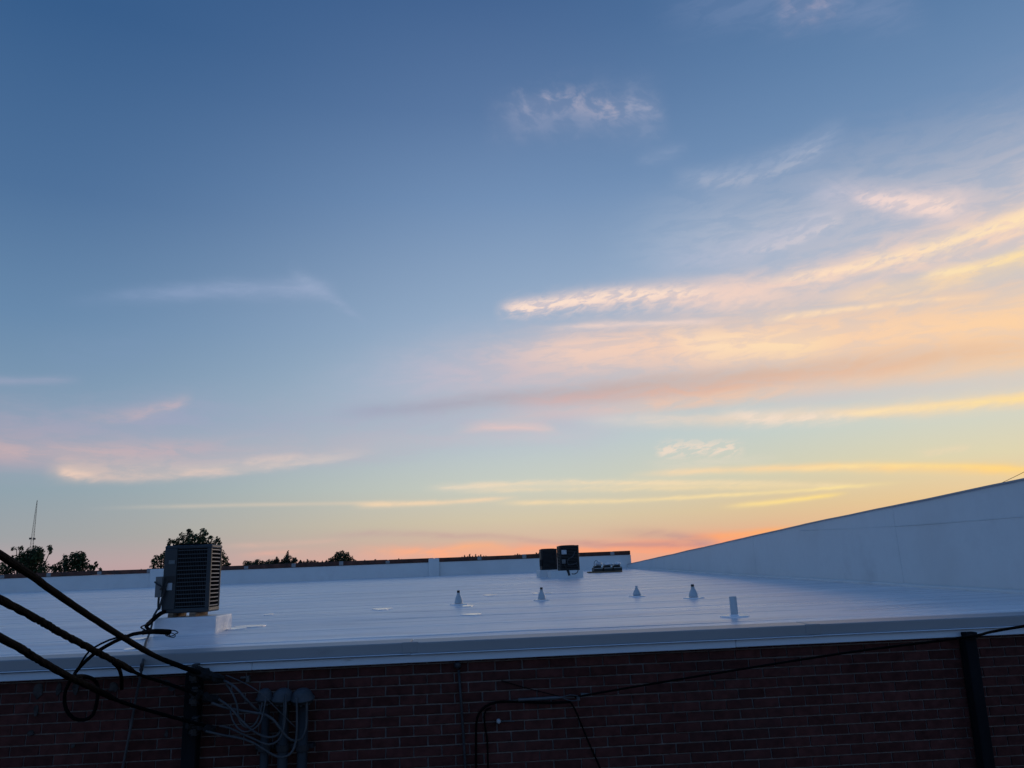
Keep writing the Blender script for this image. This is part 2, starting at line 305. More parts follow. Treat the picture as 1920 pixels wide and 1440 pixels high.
brown_ins = mat('weathered_black_jacket', (.008,.007,.007), .8, spec=.08, var=.3, nscale=18., bump=.5, bscale=60.)
tapem = mat('splice_tape', (.016,.016,.017), .8, spec=.2, var=.3, nscale=30., bump=1., bscale=45., bdist=.01)
greywire = mat('grey_wire_sheath', (.066,.069,.075), .6, spec=.3, var=.2, nscale=10., bump=.15)
galv = mat('galvanised_steel', (.09,.10,.11), .5, metal=.3, var=.15, nscale=9., bump=.15, bscale=40.)
pipe_grey = mat('grey_painted_conduit', (.026,.030,.037), .55, spec=.4, var=.2, nscale=6., bump=.12)
hoodm = mat('aluminium_hood', (.055,.064,.076), .6, metal=.1, spec=.3, var=.15, nscale=12., bump=.2)
postm = mat('dark_post_paint', (.009,.011,.014), .85, spec=.1, var=.3, nscale=5., bump=.4, bscale=25., stretch=(1,1,.3))
acbody = mat('slate_condenser_paint', (.026,.035,.042), .45, spec=.4, var=.1, nscale=3., bump=.05)
acslat = mat('slate_louver_paint', (.055,.067,.075), .42, spec=.45, var=.1, nscale=5., bump=.05)
ac_sunlit = mat('sunlit_side_louver', (.20,.21,.215), .5, spec=.3, var=.1, nscale=5., bump=.05)  # sun on the right flank, painted in as a paler slat colour
acdark = mat('condenser_coil', (.008,.009,.011), .95, spec=.0, var=.2, nscale=60., bump=.3, bscale=200., stretch=(3,3,.3))
acblack = mat('dark_condenser_paint', (.022,.022,.024), .55, spec=.3, var=.15, nscale=3., bump=.08)
acblack2 = mat('dark_condenser_louver', (.032,.032,.034), .5, spec=.3, var=.15, nscale=3., bump=.08)
stickerm = mat('pale_sticker', (.42,.46,.5), .6, var=.12, nscale=25., bump=.05)
dimsticker = mat('faded_label', (.12,.14,.15), .6, var=.2, nscale=40., bump=.05)
boxgrey = mat('grey_switch_box', (.13,.135,.14), .55, var=.15, bump=.1)
wood = mat('weathered_timber', (.22,.15,.10), .85, var=.3, nscale=10., bump=.4, stretch=(.3,4,4))
ply = mat('plywood', (.24,.15,.085), .85, var=.25, nscale=6., bump=.3, stretch=(.4,4,4))
blackpl = mat('black_plastic', (.014,.014,.015), .5, var=.2, bump=.1)
whitepl = mat('white_plastic', (.72,.73,.75), .3, spec=.5, var=.08, nscale=9., bump=.5, bscale=12.)
clearpl = mat('milky_plastic', (.5,.53,.56), .25, spec=.5, var=.1, bump=.4, bscale=14.)
stripe = mat('pale_strap', (.55,.52,.48), .6, var=.1, bump=.1)
bootm = mat('coated_boot', (.46,.52,.56), .45, spec=.35, var=.06, nscale=14., bump=.25, bscale=35.)
blackcap = mat('black_rubber_cap', (.012,.012,.014), .5, var=.2, bump=.1)
bark = mat('bark', (.05,.04,.032), .9, var=.3, nscale=12., bump=.6, stretch=(4,4,.6))
maststeel = mat('mast_steel', (.10,.09,.09), .6, metal=.3, var=.2, bump=0)
asphalt = mat('asphalt', (.05,.05,.052), .9, var=.2, nscale=3., bump=.5, bscale=60.)
grassland = mat('dusk_land', (.05,.062,.035), .95, var=.3, nscale=.05, bump=.3, bscale=1.)
whitemast = mat('render_neighbour', (.10,.05,.042), .9, var=.2, nscale=2., bump=.3)
def leafmat(name, c):
    m = mat(name, c, .6, spec=.25, var=.3, nscale=1.2, bump=0, rnd=.35); return m
leaf_a = leafmat('leaf_maple', (.040,.066,.026)); leaf_b = leafmat('leaf_oak', (.050,.068,.030)); leaf_c = leafmat('leaf_far', (.075,.085,.045)); leaf_d = leafmat('leaf_cedar', (.036,.046,.028))

def obj(name, bm, m, parent=None, smooth=False):
    me = bpy.data.meshes.new(name); bm.normal_update(); bm.to_mesh(me); bm.free()
    if smooth:
        for p in me.polygons: p.use_smooth = True
    me.materials.append(m)
    o = bpy.data.objects.new(name, me); COL.objects.link(o)
    if parent: o.parent = parent
    return o
def thing(name, label, cat, loc=(0,0,0), group=None):
    o = bpy.data.objects.new(name, None); COL.objects.link(o); o.location = loc; o.empty_display_size = .1
    return tag(o, label, cat, group)
def tag(o, label, cat, group=None):
    o['label'] = label; o['category'] = cat
    if group: o['group'] = group
    return o
def struct(o): o['kind'] = 'structure'; return o
def under(o, root):
    """parent keeping the mesh's own world coordinates"""
    o.parent = root; o.matrix_parent_inverse = Matrix.Translation(-root_loc(root)); return o
def root_loc(o):
    v = Vector(o.location); p = o.parent
    while p: v += Vector(p.location); p = p.parent
    return v
def B(): return bmesh.new()
def box(bm, lo, hi, bev=0., seg=1, rotz=0., piv=None):
    lo = Vector(lo); hi = Vector(hi); c_ = (lo+hi)/2; s = hi-lo
    r = bmesh.ops.create_cube(bm, size=1, matrix=Matrix.Translation(c_) @ Matrix.Rotation(rotz, 4, 'Z') @ Matrix.Diagonal((s.x, s.y, s.z, 1)))
    if bev:
        es = list({e for v in r['verts'] for e in v.link_edges}); bmesh.ops.bevel(bm, geom=es, offset=bev, segments=seg, affect='EDGES', profile=.5)
    return bm
def smooth_path(pts, step=.05, res=None):
    P_ = [Vector(p) for p in pts]
    if len(P_) == 2:
        n = max(2, int((P_[1]-P_[0]).length/step)); return [P_[0].lerp(P_[1], i/n) for i in range(n+1)]
    Q = [2*P_[0]-P_[1]] + P_ + [2*P_[-1]-P_[-2]]; out = []
    for i in range(1, len(Q)-2):
        n = max(2, int((Q[i+1]-Q[i]).length/step))
        for k in range(n):
            t = k/n; a, b, c_, d = Q[i-1], Q[i], Q[i+1], Q[i+2]
            out.append(.5*((2*b)+(c_-a)*t+(2*a-5*b+4*c_-d)*t*t+(3*b-a-3*c_+d)*t**3))
    out.append(P_[-1]); return out
def tube(bm, pts, rad, seg=8, jit=0., cap=True):
    n = len(pts); rf = rad if callable(rad) else (lambda t: rad)
    d = (pts[1]-pts[0]).normalized(); u = d.orthogonal().normalized(); rings = []
    for i, p in enumerate(pts):
        dd = (pts[min(i+1, n-1)]-pts[max(i-1, 0)]).normalized()
        u = (u - dd*u.dot(dd)).normalized(); w = dd.cross(u); r = rf(i/(n-1))
        rings.append([bm.verts.new(p + (u*math.cos(2*math.pi*k/seg)+w*math.sin(2*math.pi*k/seg))*r*(1+random.uniform(-jit, jit))) for k in range(seg)])
    for a, b in zip(rings, rings[1:]):
        for k in range(seg): bm.faces.new((a[k], a[(k+1) % seg], b[(k+1) % seg], b[k]))
    if cap: bm.faces.new(rings[0][::-1]); bm.faces.new(rings[-1])
    return bm
def lathe(bm, prof, seg=20, mtx=Matrix()):
    rings = [[bm.verts.new(mtx @ Vector((r*math.cos(2*math.pi*k/seg), r*math.sin(2*math.pi*k/seg), z))) for k in range(seg)] for r, z in prof]
    for a, b in zip(rings, rings[1:]):
        for k in range(seg): bm.faces.new((a[k], a[(k+1) % seg], b[(k+1) % seg], b[k]))
    bm.faces.new(rings[0][::-1]); bm.faces.new(rings[-1]); return bm
def wob(x, y, s=1., k=0.): return mnoise.noise(Vector((x*s, y*s, k)))

# ================================================================== ground
bm = B(); bmesh.ops.create_circle(bm, cap_ends=True, radius=3000, segments=64); struct(obj('ground', bm, grassland))
bm = B(); box(bm, (-40,-3,-.05), (30, D-.01, .02)); struct(obj('alley_pavement', bm, asphalt))

# ================================================================== the brick building
XL = -34.0
bld = thing('brick_building', 'low dark red brick building with a flat white coated roof', 'building', (0, D, 0))
ZT = ZC-H                                     # roof edge level
bm = B(); box(bm, (XL, D+.012, 0), (WX+2.2, D+.35, ZT-.03)); wall = under(obj('wall', bm, mortar), bld)

# bricks: running bond, one mesh shared by a few variants; those in view single, the others joined
BP, RP, JT = .203, .0707, .010
z_bed = P(840, 1300, D).z; x_head = P(877.5, 1256, D).x
def brick_bm(bm, x, z, l, dx=0., dz=0., out=0.):
    return box(bm, (x+JT/2+dx, D-.0+out, z+JT/2+dz), (x+l-JT/2+dx, D+.05, z+RP-JT/2+dz))
variants = []
for k in range(10):
    bm = B(); box(bm, (-(BP-JT)/2, 0, -(RP-JT)/2), ((BP-JT)/2, .05, (RP-JT)/2))
    es = [e for e in bm.edges if all(v.co.y < .01 for v in e.verts)]
    bmesh.ops.bevel(bm, geom=es, offset=.0035, segments=1, affect='EDGES')
    for v in bm.verts: v.co += Vector((random.uniform(-.002,.002), random.uniform(-.0015,.0015), random.uniform(-.0014,.0014)))
    me = bpy.data.meshes.new('brick'); bm.to_mesh(me); bm.free(); me.materials.append(brickm); variants.append(me)
rows0 = int(math.floor((0-z_bed)/RP))+1; rows1 = int((ZT-.06-z_bed)/RP)
single, joined = [], []
def to_px(p):
    q = p-Vector((0,0,ZC)); d_ = q.dot(_fw); return 960+F_PX*q.dot(_rt)/d_, 720-F_PX*q.dot(_up)/d_
for r in range(rows0, rows1+1):
    z = z_bed + r*RP; off = x_head + (BP/2 if (r % 2) else 0) 
    i0 = int((XL-off)/BP)+1; i1 = int((WX+2-off)/BP)-1
    for i in range(i0, i1+1):
        x = off + i*BP; cen = Vector((x+BP/2, D, z+RP/2)); px, py = to_px(cen)
        vis = -30 < px < 1950 and py < 1452
        # ranked by how large it shows: nearness to the eye
        (single if vis else joined).append(((cen-Vector((0,0,ZC))).length, x, z, r, i))
single.sort(); joined += single[300:]; single = single[:300]
for d_, x, z, r, i in single:
    o = bpy.data.objects.new('brick', random.choice(variants)); COL.objects.link(o); o.parent = wall
    o.location = Vector((x+BP/2, D+random.uniform(-.002,.003), z+RP/2)); o.rotation_euler = (0, random.uniform(-.006,.006), 0)
bm = B()
for d_, x, z, r, i in joined:
    v8 = [(x+JT/2+a*(BP-JT), D+.002+b*.03+random.uniform(0,.002), z+JT/2+c_*(RP-JT)) for a in (0,1) for b in (0,1) for c_ in (0,1)]
    v = [bm.verts.new(q) for q in v8]
    for f in ((0,1,5,4),(0,2,3,1),(4,5,7,6),(0,4,6,2),(1,3,7,5)): bm.faces.new([v[q] for q in f])
bf = obj('brick_field', bm, brickm, wall); bf['kind'] = 'stuff'

# roof edge: grey edge metal above, white fascia below, thin lip between
def strip(name, y0, y1, z0, z1, m, bev=.004, seglen=3.05, lips=0.):
    x = XL; k = 0
    while x < WX+2.1:
        x1 = min(x+seglen, WX+2.1); bm = B(); dz = random.uniform(-.002,.002)
        box(bm, (x+.001, y0+random.uniform(-.002,.002), z0+dz), (x1-.001, y1, z1+dz), bev)
        es = [e for e in bm.edges if abs(e.verts[0].co.x-e.verts[1].co.x) > 1]
        bmesh.ops.subdivide_edges(bm, edges=es, cuts=14, use_grid_fill=True)
        for v in bm.verts: v.co.y += .004*wob(v.co.x, z0*9, .8); v.co.z += .0035*wob(v.co.x, 5.1, .5)+.0012*wob(v.co.x, z0, 2.3)
        under(obj(name, bm, m), bld); x = x1; k += 1
zt, zl, zb = ZT+.012, P(960, 1216.5, D-.06).z, P(960, 1234, D-.05).z
strip('edge_metal', D-.075, D+.25, zl, zt, greymetal, .006)
strip('drip_lip', D-.085, D-.02, zl-.008, zl-.001, whitepaint, .002)
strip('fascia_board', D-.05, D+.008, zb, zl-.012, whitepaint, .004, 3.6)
xx = XL+3.05
while xx < WX+2:
    if xx > -8:
        bm = B(); box(bm, (xx-.06, D-.081, zl+.004), (xx+.06, D-.06, zt+.004), .004); under(obj('cover_plate', bm, greymetal), bld)
    xx += 3.05
def blot(cx, cz, w, h_, sd):
    bm = B(); vs = []
    for q in range(16):
        t_ = 2*math.pi*q/16; r_ = 1+.45*mnoise.noise(Vector((math.cos(t_)*1.4+sd, math.sin(t_)*1.4, sd*.7)))
        vs.append(bm.verts.new((cx+w*r_*math.cos(t_), D-.0045, cz+h_*r_*math.sin(t_))))
    f = bm.faces.new(vs); e = bmesh.ops.extrude_face_region(bm, geom=[f])
    for v in [g for g in e['geom'] if isinstance(g, bmesh.types.BMVert)]: v.co.y += .006
    bmesh.ops.recalc_face_normals(bm, faces=bm.faces); o = obj('paint_smear', bm, smearm, wall)
smearm = mat('old_paint_smear', (.062,.058,.058), .9, spec=.1, var=.35, nscale=22., bump=.4, bscale=60.)
for k, (px, py, w, h_) in enumerate(((71,1297,.032,.05),(110,1292,.02,.045),(142,1292,.022,.04),(212,1289,.035,.03),(68,1332,.018,.035),(58,1374,.022,.02),(312,1280,.03,.02),(323,1290,.025,.02),(137,1398,.015,.014),(312,1376,.012,.03),(1340,1283,.008,.03),(1009,1324,.006,.02))):
    q = P(px, py, D); blot(q.x, q.z, w, h_, k*3.7+1)
# roof membrane in lapped sheets with shallow relief
def roofz(x, y): return rz(y)+.0045*wob(x*1.3, y*2.2, .9)+.006*wob(x, y, .25, 4)
ys = [D+.02]; y = D+.55
while y < BACK-.3: ys.append(y); y += random.uniform(.8, 1.35) if y < 14 else random.uniform(1.4, 2.3)
ys.append(BACK+.1)
xs = [XL + k*(WX+.75-XL)/120 for k in range(121)]
for k in range(len(ys)-1):
    y0, y1 = ys[k], ys[k+1]+.10; bm = B(); ny = 8; lift = .0; rowsv = []
    for j in range(ny+1):
        t = j/ny; yy = y0+(y1-y0)*t; line = []
        for x in xs:
            ye = yy + (.06*wob(x, k*7.3, .22)+.02*wob(x, k*3.1, 1.1) if j == 0 else 0)
            step = .0032*(1-t)**2*max(.1, .55+1.0*wob(x, k*5.7, .3)) if k else 0.
            if k == 1: step *= 2.2
            line.append(bm.verts.new((x, ye, roofz(x, yy)+step)))
        rowsv.append(line)
    for a, b in zip(rowsv, rowsv[1:]):
        for q in range(len(xs)-1): bm.faces.new((a[q], a[q+1], b[q+1], b[q]))
    # the lap's leading edge
    low = [bm.verts.new(v.co-Vector((0,.004,.02))) for v in rowsv[0]]
    for q in range(len(xs)-1): bm.faces.new((low[q], low[q+1], rowsv[0][q+1], rowsv[0][q]))
    under(obj('membrane_sheet', bm, membrane, smooth=False), bld)
    for p in bld.children[-1].data.polygons: p.use_smooth = True
bm = B(); box(bm, (XL, D+.3, ZT-.25), (WX+.8, BACK+.2, ZT-.06)); under(obj('roof_slab', bm, mortar), bld)
# wet glints on the roof, put in as thin glossy white patches
PATCH = [(716,1143,37,2.2),(873,1137,34,2.),(885,1153.5,40,2.2),(918,1117,26,1.8),(1004,1113.5,12,1.5),(1028,1113.5,14,1.5),(505,1153,16,2.2),(262,1199,24,3.),(245,1218,24,3),(250,1229,22,3),(470,1175.5,56,2.6),(440,1180,38,2.4),(1018,1082,16,1.5)]
for (px, py, w, hh) in PATCH:
    a = Rf(px-w/2, py+w*.02); b_ = Rf(px+w/2, py-w*.02); d1 = (b_-a); f_ = Rf(px, py-hh)-Rf(px, py)
    bm = B(); n = 14; vs = []
    for q in range(n):
        t = 2*math.pi*q/n; rr = 1+.16*math.sin(3*t+px)
        p = (a+b_)/2 + d1*.5*math.cos(t)*rr + Vector((0, f_.y*.6, 0))*math.sin(t)*rr; p.z = roofz(p.x, p.y)+.010
        vs.append(bm.verts.new(p))
    top = bm.faces.new(vs); ext = bmesh.ops.extrude_face_region(bm, geom=[top])
    for v in [e for e in ext['geom'] if isinstance(e, bmesh.types.BMVert)]: v.co.z -= .03
    bmesh.ops.recalc_face_normals(bm, faces=bm.faces)
    under(obj('glint_patch', bm, glossy), bld)

# back parapet
PEX = P(1183, 1045, BACK).x
zp = P(740, 1056.7, BACK).z; zc_ = P(740, 1049.0, BACK).z; zbk = rz(BACK)
bm = B(); box(bm, (XL, BACK, ZT-.3), (PEX, BACK+.3, zp), .015); par = under(obj('back_parapet', bm, whitewall), bld)
joints = [5, 92, 187, 280, 371, 462, 551, 640, 727, 814, 899, 983, 1066, 1148]
jx = [P(p, 1083-p*.037, BACK).x for p in joints]; sp = (jx[-1]-jx[0])/(len(jx)-1)
jx = [jx[0]-sp*k for k in range(7, 0, -1)] + jx
ends = [XL] + jx + [PEX]
for a, b_ in zip(ends, ends[1:]):
    if b_-a < .1: continue
    n = 4
    bm = B(); box(bm, (a+.02, BACK-.04, zp+.001), (b_-.02, BACK+.34, zc_+random.uniform(-.012,.012)), .02)
    for v in bm.verts: v.co.z += .012*wob(v.co.x, v.co.y, .7)
    o = under(obj('coping_stone', bm, coping_m), bld)
for a in jx:
    bm = B(); box(bm, (a-.085, BACK-.055, zp+.004), (a+.085, BACK+.345, zc_-.012+random.uniform(-.03,.02)), .012)
    under(obj('coping_joint', bm, jointm), bld)
for pa, pb in ((804,824),(283,308)):
    a, b_ = P(pa, 1075, BACK).x, P(pb, 1075, BACK).x
    bm = B(); box(bm, (a, BACK-.12, zbk-.1), (b_, BACK+.1, zc_-.02), .02); under(obj('pilaster', bm, whitewall), bld)

# ================================================================== raking side wall on the right
sw = thing('raking_side_wall', 'tall white coated wall with a sloping top along the roof side', 'wall', (WX, D, 0))
WA, WB = 6.05, .0245                          # the wall runs a touch out of square with the front
def wz(px, py):
    r = ray(px, py); k = (WA-WB*8.6)/(r.x-WB*r.y); return r.y*k, ZC+r.z*k
pts = [wz(1190,1055.5), wz(1290,1033), wz(1400,1008.5), wz(1550,975), wz(1700,944.5), wz(1830,917.5), wz(1920,900)]
pts.sort(); (ya, za), (yb, zb_) = pts[0], pts[-1]
prof = [(D-.02, za+(za-zb_)/(yb-ya)*(ya-D))] + pts + [(BACK+1.5, zb_-(za-zb_)/(yb-ya)*(BACK+1.5-yb))]
def topz(y):
    for (y0, z0), (y1, z1) in zip(prof, prof[1:]):
        if y0 <= y <= y1: return z0+(z1-z0)*(y-y0)/(y1-y0)
    return prof[-1][1]
_tz = topz
def topz(y): return _tz(y)+.010*wob(y, 3.3, .55)+.004*wob(y, 1.1, 1.7)
# face built of upright coated bays with a flashing line
yy = [D+.36, 8.2, 10.9, 13.6, 17.0, 21.0, 27.0, BACK-.01]
for yi, (a, b_) in enumerate(zip(yy, yy[1:])):
    bm = B(); n = 14; f0 = []; f1 = []
    for k in range(n+1):
        y = a+.0003+(b_-a-.0006)*k/n
        f0.append([bm.verts.new((WX+.008*wob(y, z_, .7, 2)+.003*(yi % 2), y, z_)) for z_ in [ZT-.3+(topz(y)-ZT+.3)*q/6 for q in range(7)]])
        f1.append([bm.verts.new((WX+.3, y, ZT-.3)), bm.verts.new((WX+.3, y, topz(y)))])
    for k in range(n):
        for q in range(6): bm.faces.new((f0[k][q], f0[k][q+1], f0[k+1][q+1], f0[k+1][q]))
        bm.faces.new((f0[k][6], f1[k][1], f1[k+1][1], f0[k+1][6])); bm.faces.new((f1[k][0], f1[k+1][0], f1[k+1][1], f1[k][1]))
        bm.faces.new((f0[k][0], f0[k+1][0], f1[k+1][0], f1[k][0]))
    for k in (0, n): bm.faces.new(f0[k][::1]+[f1[k][1], f1[k][0]])
    bmesh.ops.recalc_face_normals(bm, faces=bm.faces)
    under(obj('wall_bay', bm, whitewall), sw)
bm = B()
py = [D+.36+k*(BACK-.40-D)/60 for k in range(61)]
for a, b_ in zip(py, py[1:]):
    v = [bm.verts.new(q) for q in ((WX-.02,a,topz(a)-.004),(WX-.02,b_,topz(b_)-.004),(WX-.02,b_,topz(b_)+.016),(WX-.02,a,topz(a)+.016),(WX+.32,a,topz(a)+.016),(WX+.32,b_,topz(b_)+.016),(WX+.32,a,topz(a)-.004),(WX+.32,b_,topz(b_)-.004))]
    bm.faces.new((v[0],v[1],v[2],v[3])); bm.faces.new((v[3],v[2],v[5],v[4])); bm.faces.new((v[4],v[5],v[7],v[6])); bm.faces.new((v[0],v[6],v[7],v[1]))
bmesh.ops.remove_doubles(bm, verts=bm.verts, dist=.001); bmesh.ops.recalc_face_normals(bm, faces=bm.faces)
under(obj('coping_cap', bm, greymetal), sw)
# horizontal lap of the flashing, following a line in the upper third, and the cant strip at its foot
lap = [wz(1500,995), wz(1650,988), wz(1800,978), wz(1920,968)]
lap.sort(); bm = B(); L0 = smooth_path([Vector((WX-.001, y, z)) for y, z in lap], .2)
L0 = [Vector((WX-.001, D+.5, L0[0].z+.02))]+L0
tube(bm, L0, .007, 6); under(obj('flashing_lap', bm, whitewall), sw)
bm = B(); L0 = [Vector((WX-.02, y, rz(y)+.012+.008*wob(y, 1, .9))) for y in [D+.4+k*.3 for k in range(90)]]
tube(bm, L0, .038, 6); under(obj('cant_strip', bm, whitewall, smooth=True), sw)
for ch in sw.children:
    for v in ch.data.vertices: v.co.x += (WA-WX)+WB*(v.co.y-8.6)
# neighbour mass the wall belongs to
bm = B(); box(bm, (WX+.95, D+.02, 0), (WX+9, BACK+1.4, ZT-.1)); under(obj('neighbour_wall', bm, whitemast), sw)
bm = B(); tube(bm, smooth_path([P(1862,912.5,11.2)*1., P(1900,895,10.2), P(1990,850,8.6)], .2), .0032, 6)
tag(obj('guy_wire', bm, black_ins), 'thin dark wire rising off the sloping top of the white wall', 'wire')

# ================================================================== near condenser
pa, pb = Rf(286,1193), Rf(403,1188); PY0 = (pa.y+pb.y)/2; PX0, PX1 = P(287,1188,PY0).x, P(403.5,1185,PY0).x
PZ1 = P(345, 1157.5, PY0).z
_r = ray(435, 1165); PY1 = PX1/(_r.x/_r.y)
bm = B(); box(bm, (PX0, PY0, rz(PY0)-.03), (PX1, PY1, PZ1), .012, 2)
tag(obj('equipment_curb', bm, glossy if False else membrane), 'large white coated curb under the slate condenser by the roof edge', 'curb')
UY = PY0+.06
UX0, UXM, UX1 = P(306,1090,UY).x, P(330,1090,UY).x, P(394,1090,UY).x
UZ0, UZ1 = P(350,1149,UY).z, P(350,1022,UY).z
_r = ray(415.5, 1080); UYB = UX1/(_r.x/_r.y)
UYB = max(UY+.34, min(UY+.8, UYB))-.02
for k, yy0 in enumerate((UY+.04, UY+.30)):
    pass
for k, (xa, xb) in enumerate(((UX0+.07, UX0+.12), (UX0+.27, UX0+.33))):
    bm = B(); box(bm, (xa, UY-.02, PZ1-.004), (xb, UYB+.02, UZ0+.002), .004)
    tag(obj('timber_sleeper', bm, wood), ('timber sleeper under the service panel side of slate condenser', 'timber sleeper under the louvered middle of slate condenser')[k], 'timber', 'sleepers under the near condenser')
def condenser(name, label, x0, x1, y0, y1, z0, z1, body, slat, coil, nsl, panel=None, barh=.008, group=None, ymesh=True):
    t = thing(name, label, 'air conditioner', ((x0+x1)/2, (y0+y1)/2, z0), group)
    def add(nm, bm, m, par=None):
        o = obj(nm, bm, m); o.parent = par or t
        o.matrix_parent_inverse = Matrix.Translation(-Vector(t.location)); return o
    bm = B(); box(bm, (x0+.02, y0+.02, z0+.03), (x1-.012, y1-.02, z1-.03)); add('coil', bm, coil)
    bm = B(); box(bm, (x0, y0, z0), (x1, y1, z0+.045), .012, 2); add('base_pan', bm, body)
    bm = B(); box(bm, (x0-.004, y0-.004, z1-.035), (x1+.004, y1+.004, z1), .014, 2); top = add('top_cover', bm, body)
    # fan guard rings on top
    bm = B()
    for r_ in (.06,.11,.16,.20):
        n = 24; ring = [Vector(((x0+x1)/2+r_*math.cos(2*math.pi*q/n), (y0+y1)/2+r_*math.sin(2*math.pi*q/n), z1+.008)) for q in range(n+1)]; tube(bm, ring, .004, 5, cap=False)
    for q in range(4):
        a = q*math.pi/4; tube(bm, [Vector(((x0+x1)/2+.21*math.cos(a)*s, (y0+y1)/2+.21*math.sin(a)*s, z1+.004)) for s in (-1,1)], .004, 5)
    add('fan_guard', bm, coil)
    pw = .03
    for cx, cy in ((x0,y0),(x1,y0),(x0,y1),(x1,y1)):
        bm = B(); sx_, sy_ = (1 if cx == x0 else -1), (1 if cy == y0 else -1)
        box(bm, (min(cx, cx+sx_*pw*1.5), min(cy, cy+sy_*pw), z0+.04), (max(cx, cx+sx_*pw*1.5), max(cy, cy+sy_*pw), z1-.03), .01, 2); add('corner_post', bm, body)
    fx0 = x0+.04
    if panel:
        bm = B(); box(bm, (x0-.002, y0-.006, z0+.03), (panel, y0+.05, z1-.03), .01, 2); pn = add('service_panel', bm, body); fx0 = panel
        return_panel = pn
    zz = [z0+.06+(z1-z0-.11)*q/nsl for q in range(nsl+1)]
    for q, z in enumerate(zz):
        bm = B(); box(bm, (fx0, y0+.002, z-barh/2), (x1-.035, y0+.016, z+barh/2), .002); add('louver_slat', bm, slat)
        bm = B(); n = 8; lo_, hi_ = [], []
        for s in range(n+1):
            xx = x1-.010+.020*math.sin(math.pi*s/n); yy_ = y0+.02+(y1-y0-.04)*s/n
            lo_.append((bm.verts.new((xx, yy_, z-barh*.6)), bm.verts.new((xx-.012, yy_, z-barh*.6)))); hi_.append((bm.verts.new((xx, yy_, z+barh*.6)), bm.verts.new((xx-.012, yy_, z+barh*.6))))
        for s in range(n):
            bm.faces.new((lo_[s][0], lo_[s+1][0], hi_[s+1][0], hi_[s][0])); bm.faces.new((hi_[s][0], hi_[s+1][0], hi_[s+1][1], hi_[s][1])); bm.faces.new((lo_[s][1], hi_[s][1], hi_[s+1][1], lo_[s+1][1])); bm.faces.new((lo_[s][0], lo_[s][1], lo_[s+1][1], lo_[s+1][0]))
        bmesh.ops.recalc_face_normals(bm, faces=bm.faces)
        add('side_louver', bm, ac_sunlit if slat is acslat else slat)
        bm = B(); box(bm, (x0-.004, y0+.03, z-barh/2), (x0+.012, y1-.03, z+barh/2)); add('side_louver', bm, slat)
    if ymesh:
        bm = B(); n = int((x1-.04-fx0)/.016)
        for q in range(n): box(bm, (fx0+.01+q*.016, y0+.006, z0+.05), (fx0+.0125+q*.016, y0+.010, z1-.04))
        g = add('wire_guard', bm, body)
    return t, add
t, add = condenser('condenser_unit', 'slate grey louvered condenser on the curb near the roof edge', UX0, UX1, UY, UYB, UZ0, UZ1, acbody, acslat, acdark, 14, UXM)
pn = [o for o in t.children if o.name.startswith('service_panel')][0]
def onp(px, py, y=UY-.012): return P(px, py, y)
def plate(name, px0, py0, px1, py1, y, th, m, par=None):
    a, b_ = P(px0, py1, y), P(px1, py0, y); bm = B(); box(bm, (a.x, y-th/2, a.z), (b_.x, y+th/2, b_.z), min(.003, th/3)); o = add(name, bm, m); return o
def sub(o, par): # part of a part: same world place, one level down
    o.parent = par; return o
sub(plate('rating_label', 312, 1093, 323, 1107, UY-.010, .004, stickerm), pn)
sub(plate('faded_label', 316, 1050, 328, 1058, UY-.010, .004, dimsticker), pn)
sub(plate('dark_plate', 309, 1080, 329, 1096, UY-.008, .004, acblack), pn)  # thin dark plate on the panel face, standing in for a recess
# switch box on the left flank with handle and whip
bx = plate('disconnect_box', 293, 1081, 308, 1120, UY+.0, .09, boxgrey)
bm = B(); tube(bm, smooth_path([P(290,1091,UY-.06), P(296,1096,UY-.07), P(303,1100,UY-.06), P(300,1106,UY-.06)], .01), .008, 6); sub(add('switch_handle', bm, blackcap), bx)
bm = B(); tube(bm, smooth_path([P(298,1118,UY-.02), P(297,1132,UY-.03), P(297,1144,UY-.02)], .03), .011, 8); add('conduit_stub', bm, acblack)
bm = B(); tube(bm, smooth_path([P(304,1112,UY-.03), P(314,1090,UY-.03), P(309,1105,UY-.04), P(304,1122,UY-.04), P(299,1142,UY-.03)], .03), .010, 8); add('conduit_stub', bm, acblack)
# refrigerant line set that flops over the curb
bm = B(); tube(bm, smooth_path([P(309,1147,UY+.02), P(300,1151,PY0-.03), P(288,1161,PY0-.06), P(280,1168,PY0-.1), P(276,1172,PY0-.12)], .03), .020, 10, .06)
tag(obj('line_set_hose', bm, black_ins, smooth=True), 'black insulated refrigerant hose drooping from slate condenser over its curb', 'hose')
# thin grey conduit: from the switch box over the roof edge and down the brick wall
def edge_pt(px, py, y): return P(px, py, y)
cp = [P(297,1140,UY-.03), P(291,1150,UY-.08), P(287,1158,PY0-.05), P(284,1175,PY0-.09)]
q = Rf(277,1192.5); cp += [Vector((P(279,1190,PY0-.12).x, PY0-.12, rz(PY0)+.02)), Vector((Rf(272,1212).x, Rf(272,1212).y, rz(Rf(272,1212).y)+.018)), P(268.5,1238,D-.09), P(266,1250,D-.11), P(262,1275,D-.10), P(255,1308,D-.05), P(247,1355,D-.04), P(238,1400,D-.04), P(230,1440,D-.04), P(219,1500,D-.04), P(208,1570,D-.04)]
bm = B(); tube(bm, smooth_path(cp, .04), .0095, 8); fc = obj('flexible_conduit', bm, greywire, smooth=True)
tag(fc, 'thin grey conduit run from the slate condenser over the roof edge and down the bricks', 'conduit')
for px, py in ((266.5,1247),(265.2,1255)):
    bm = B(); a = P(px, py-2, D-.10); b_ = P(px-.4, py+2, D-.11); tube(bm, [a, b_], .014, 10); c2 = obj('coupling', bm, pipe_grey); c2.parent = fc

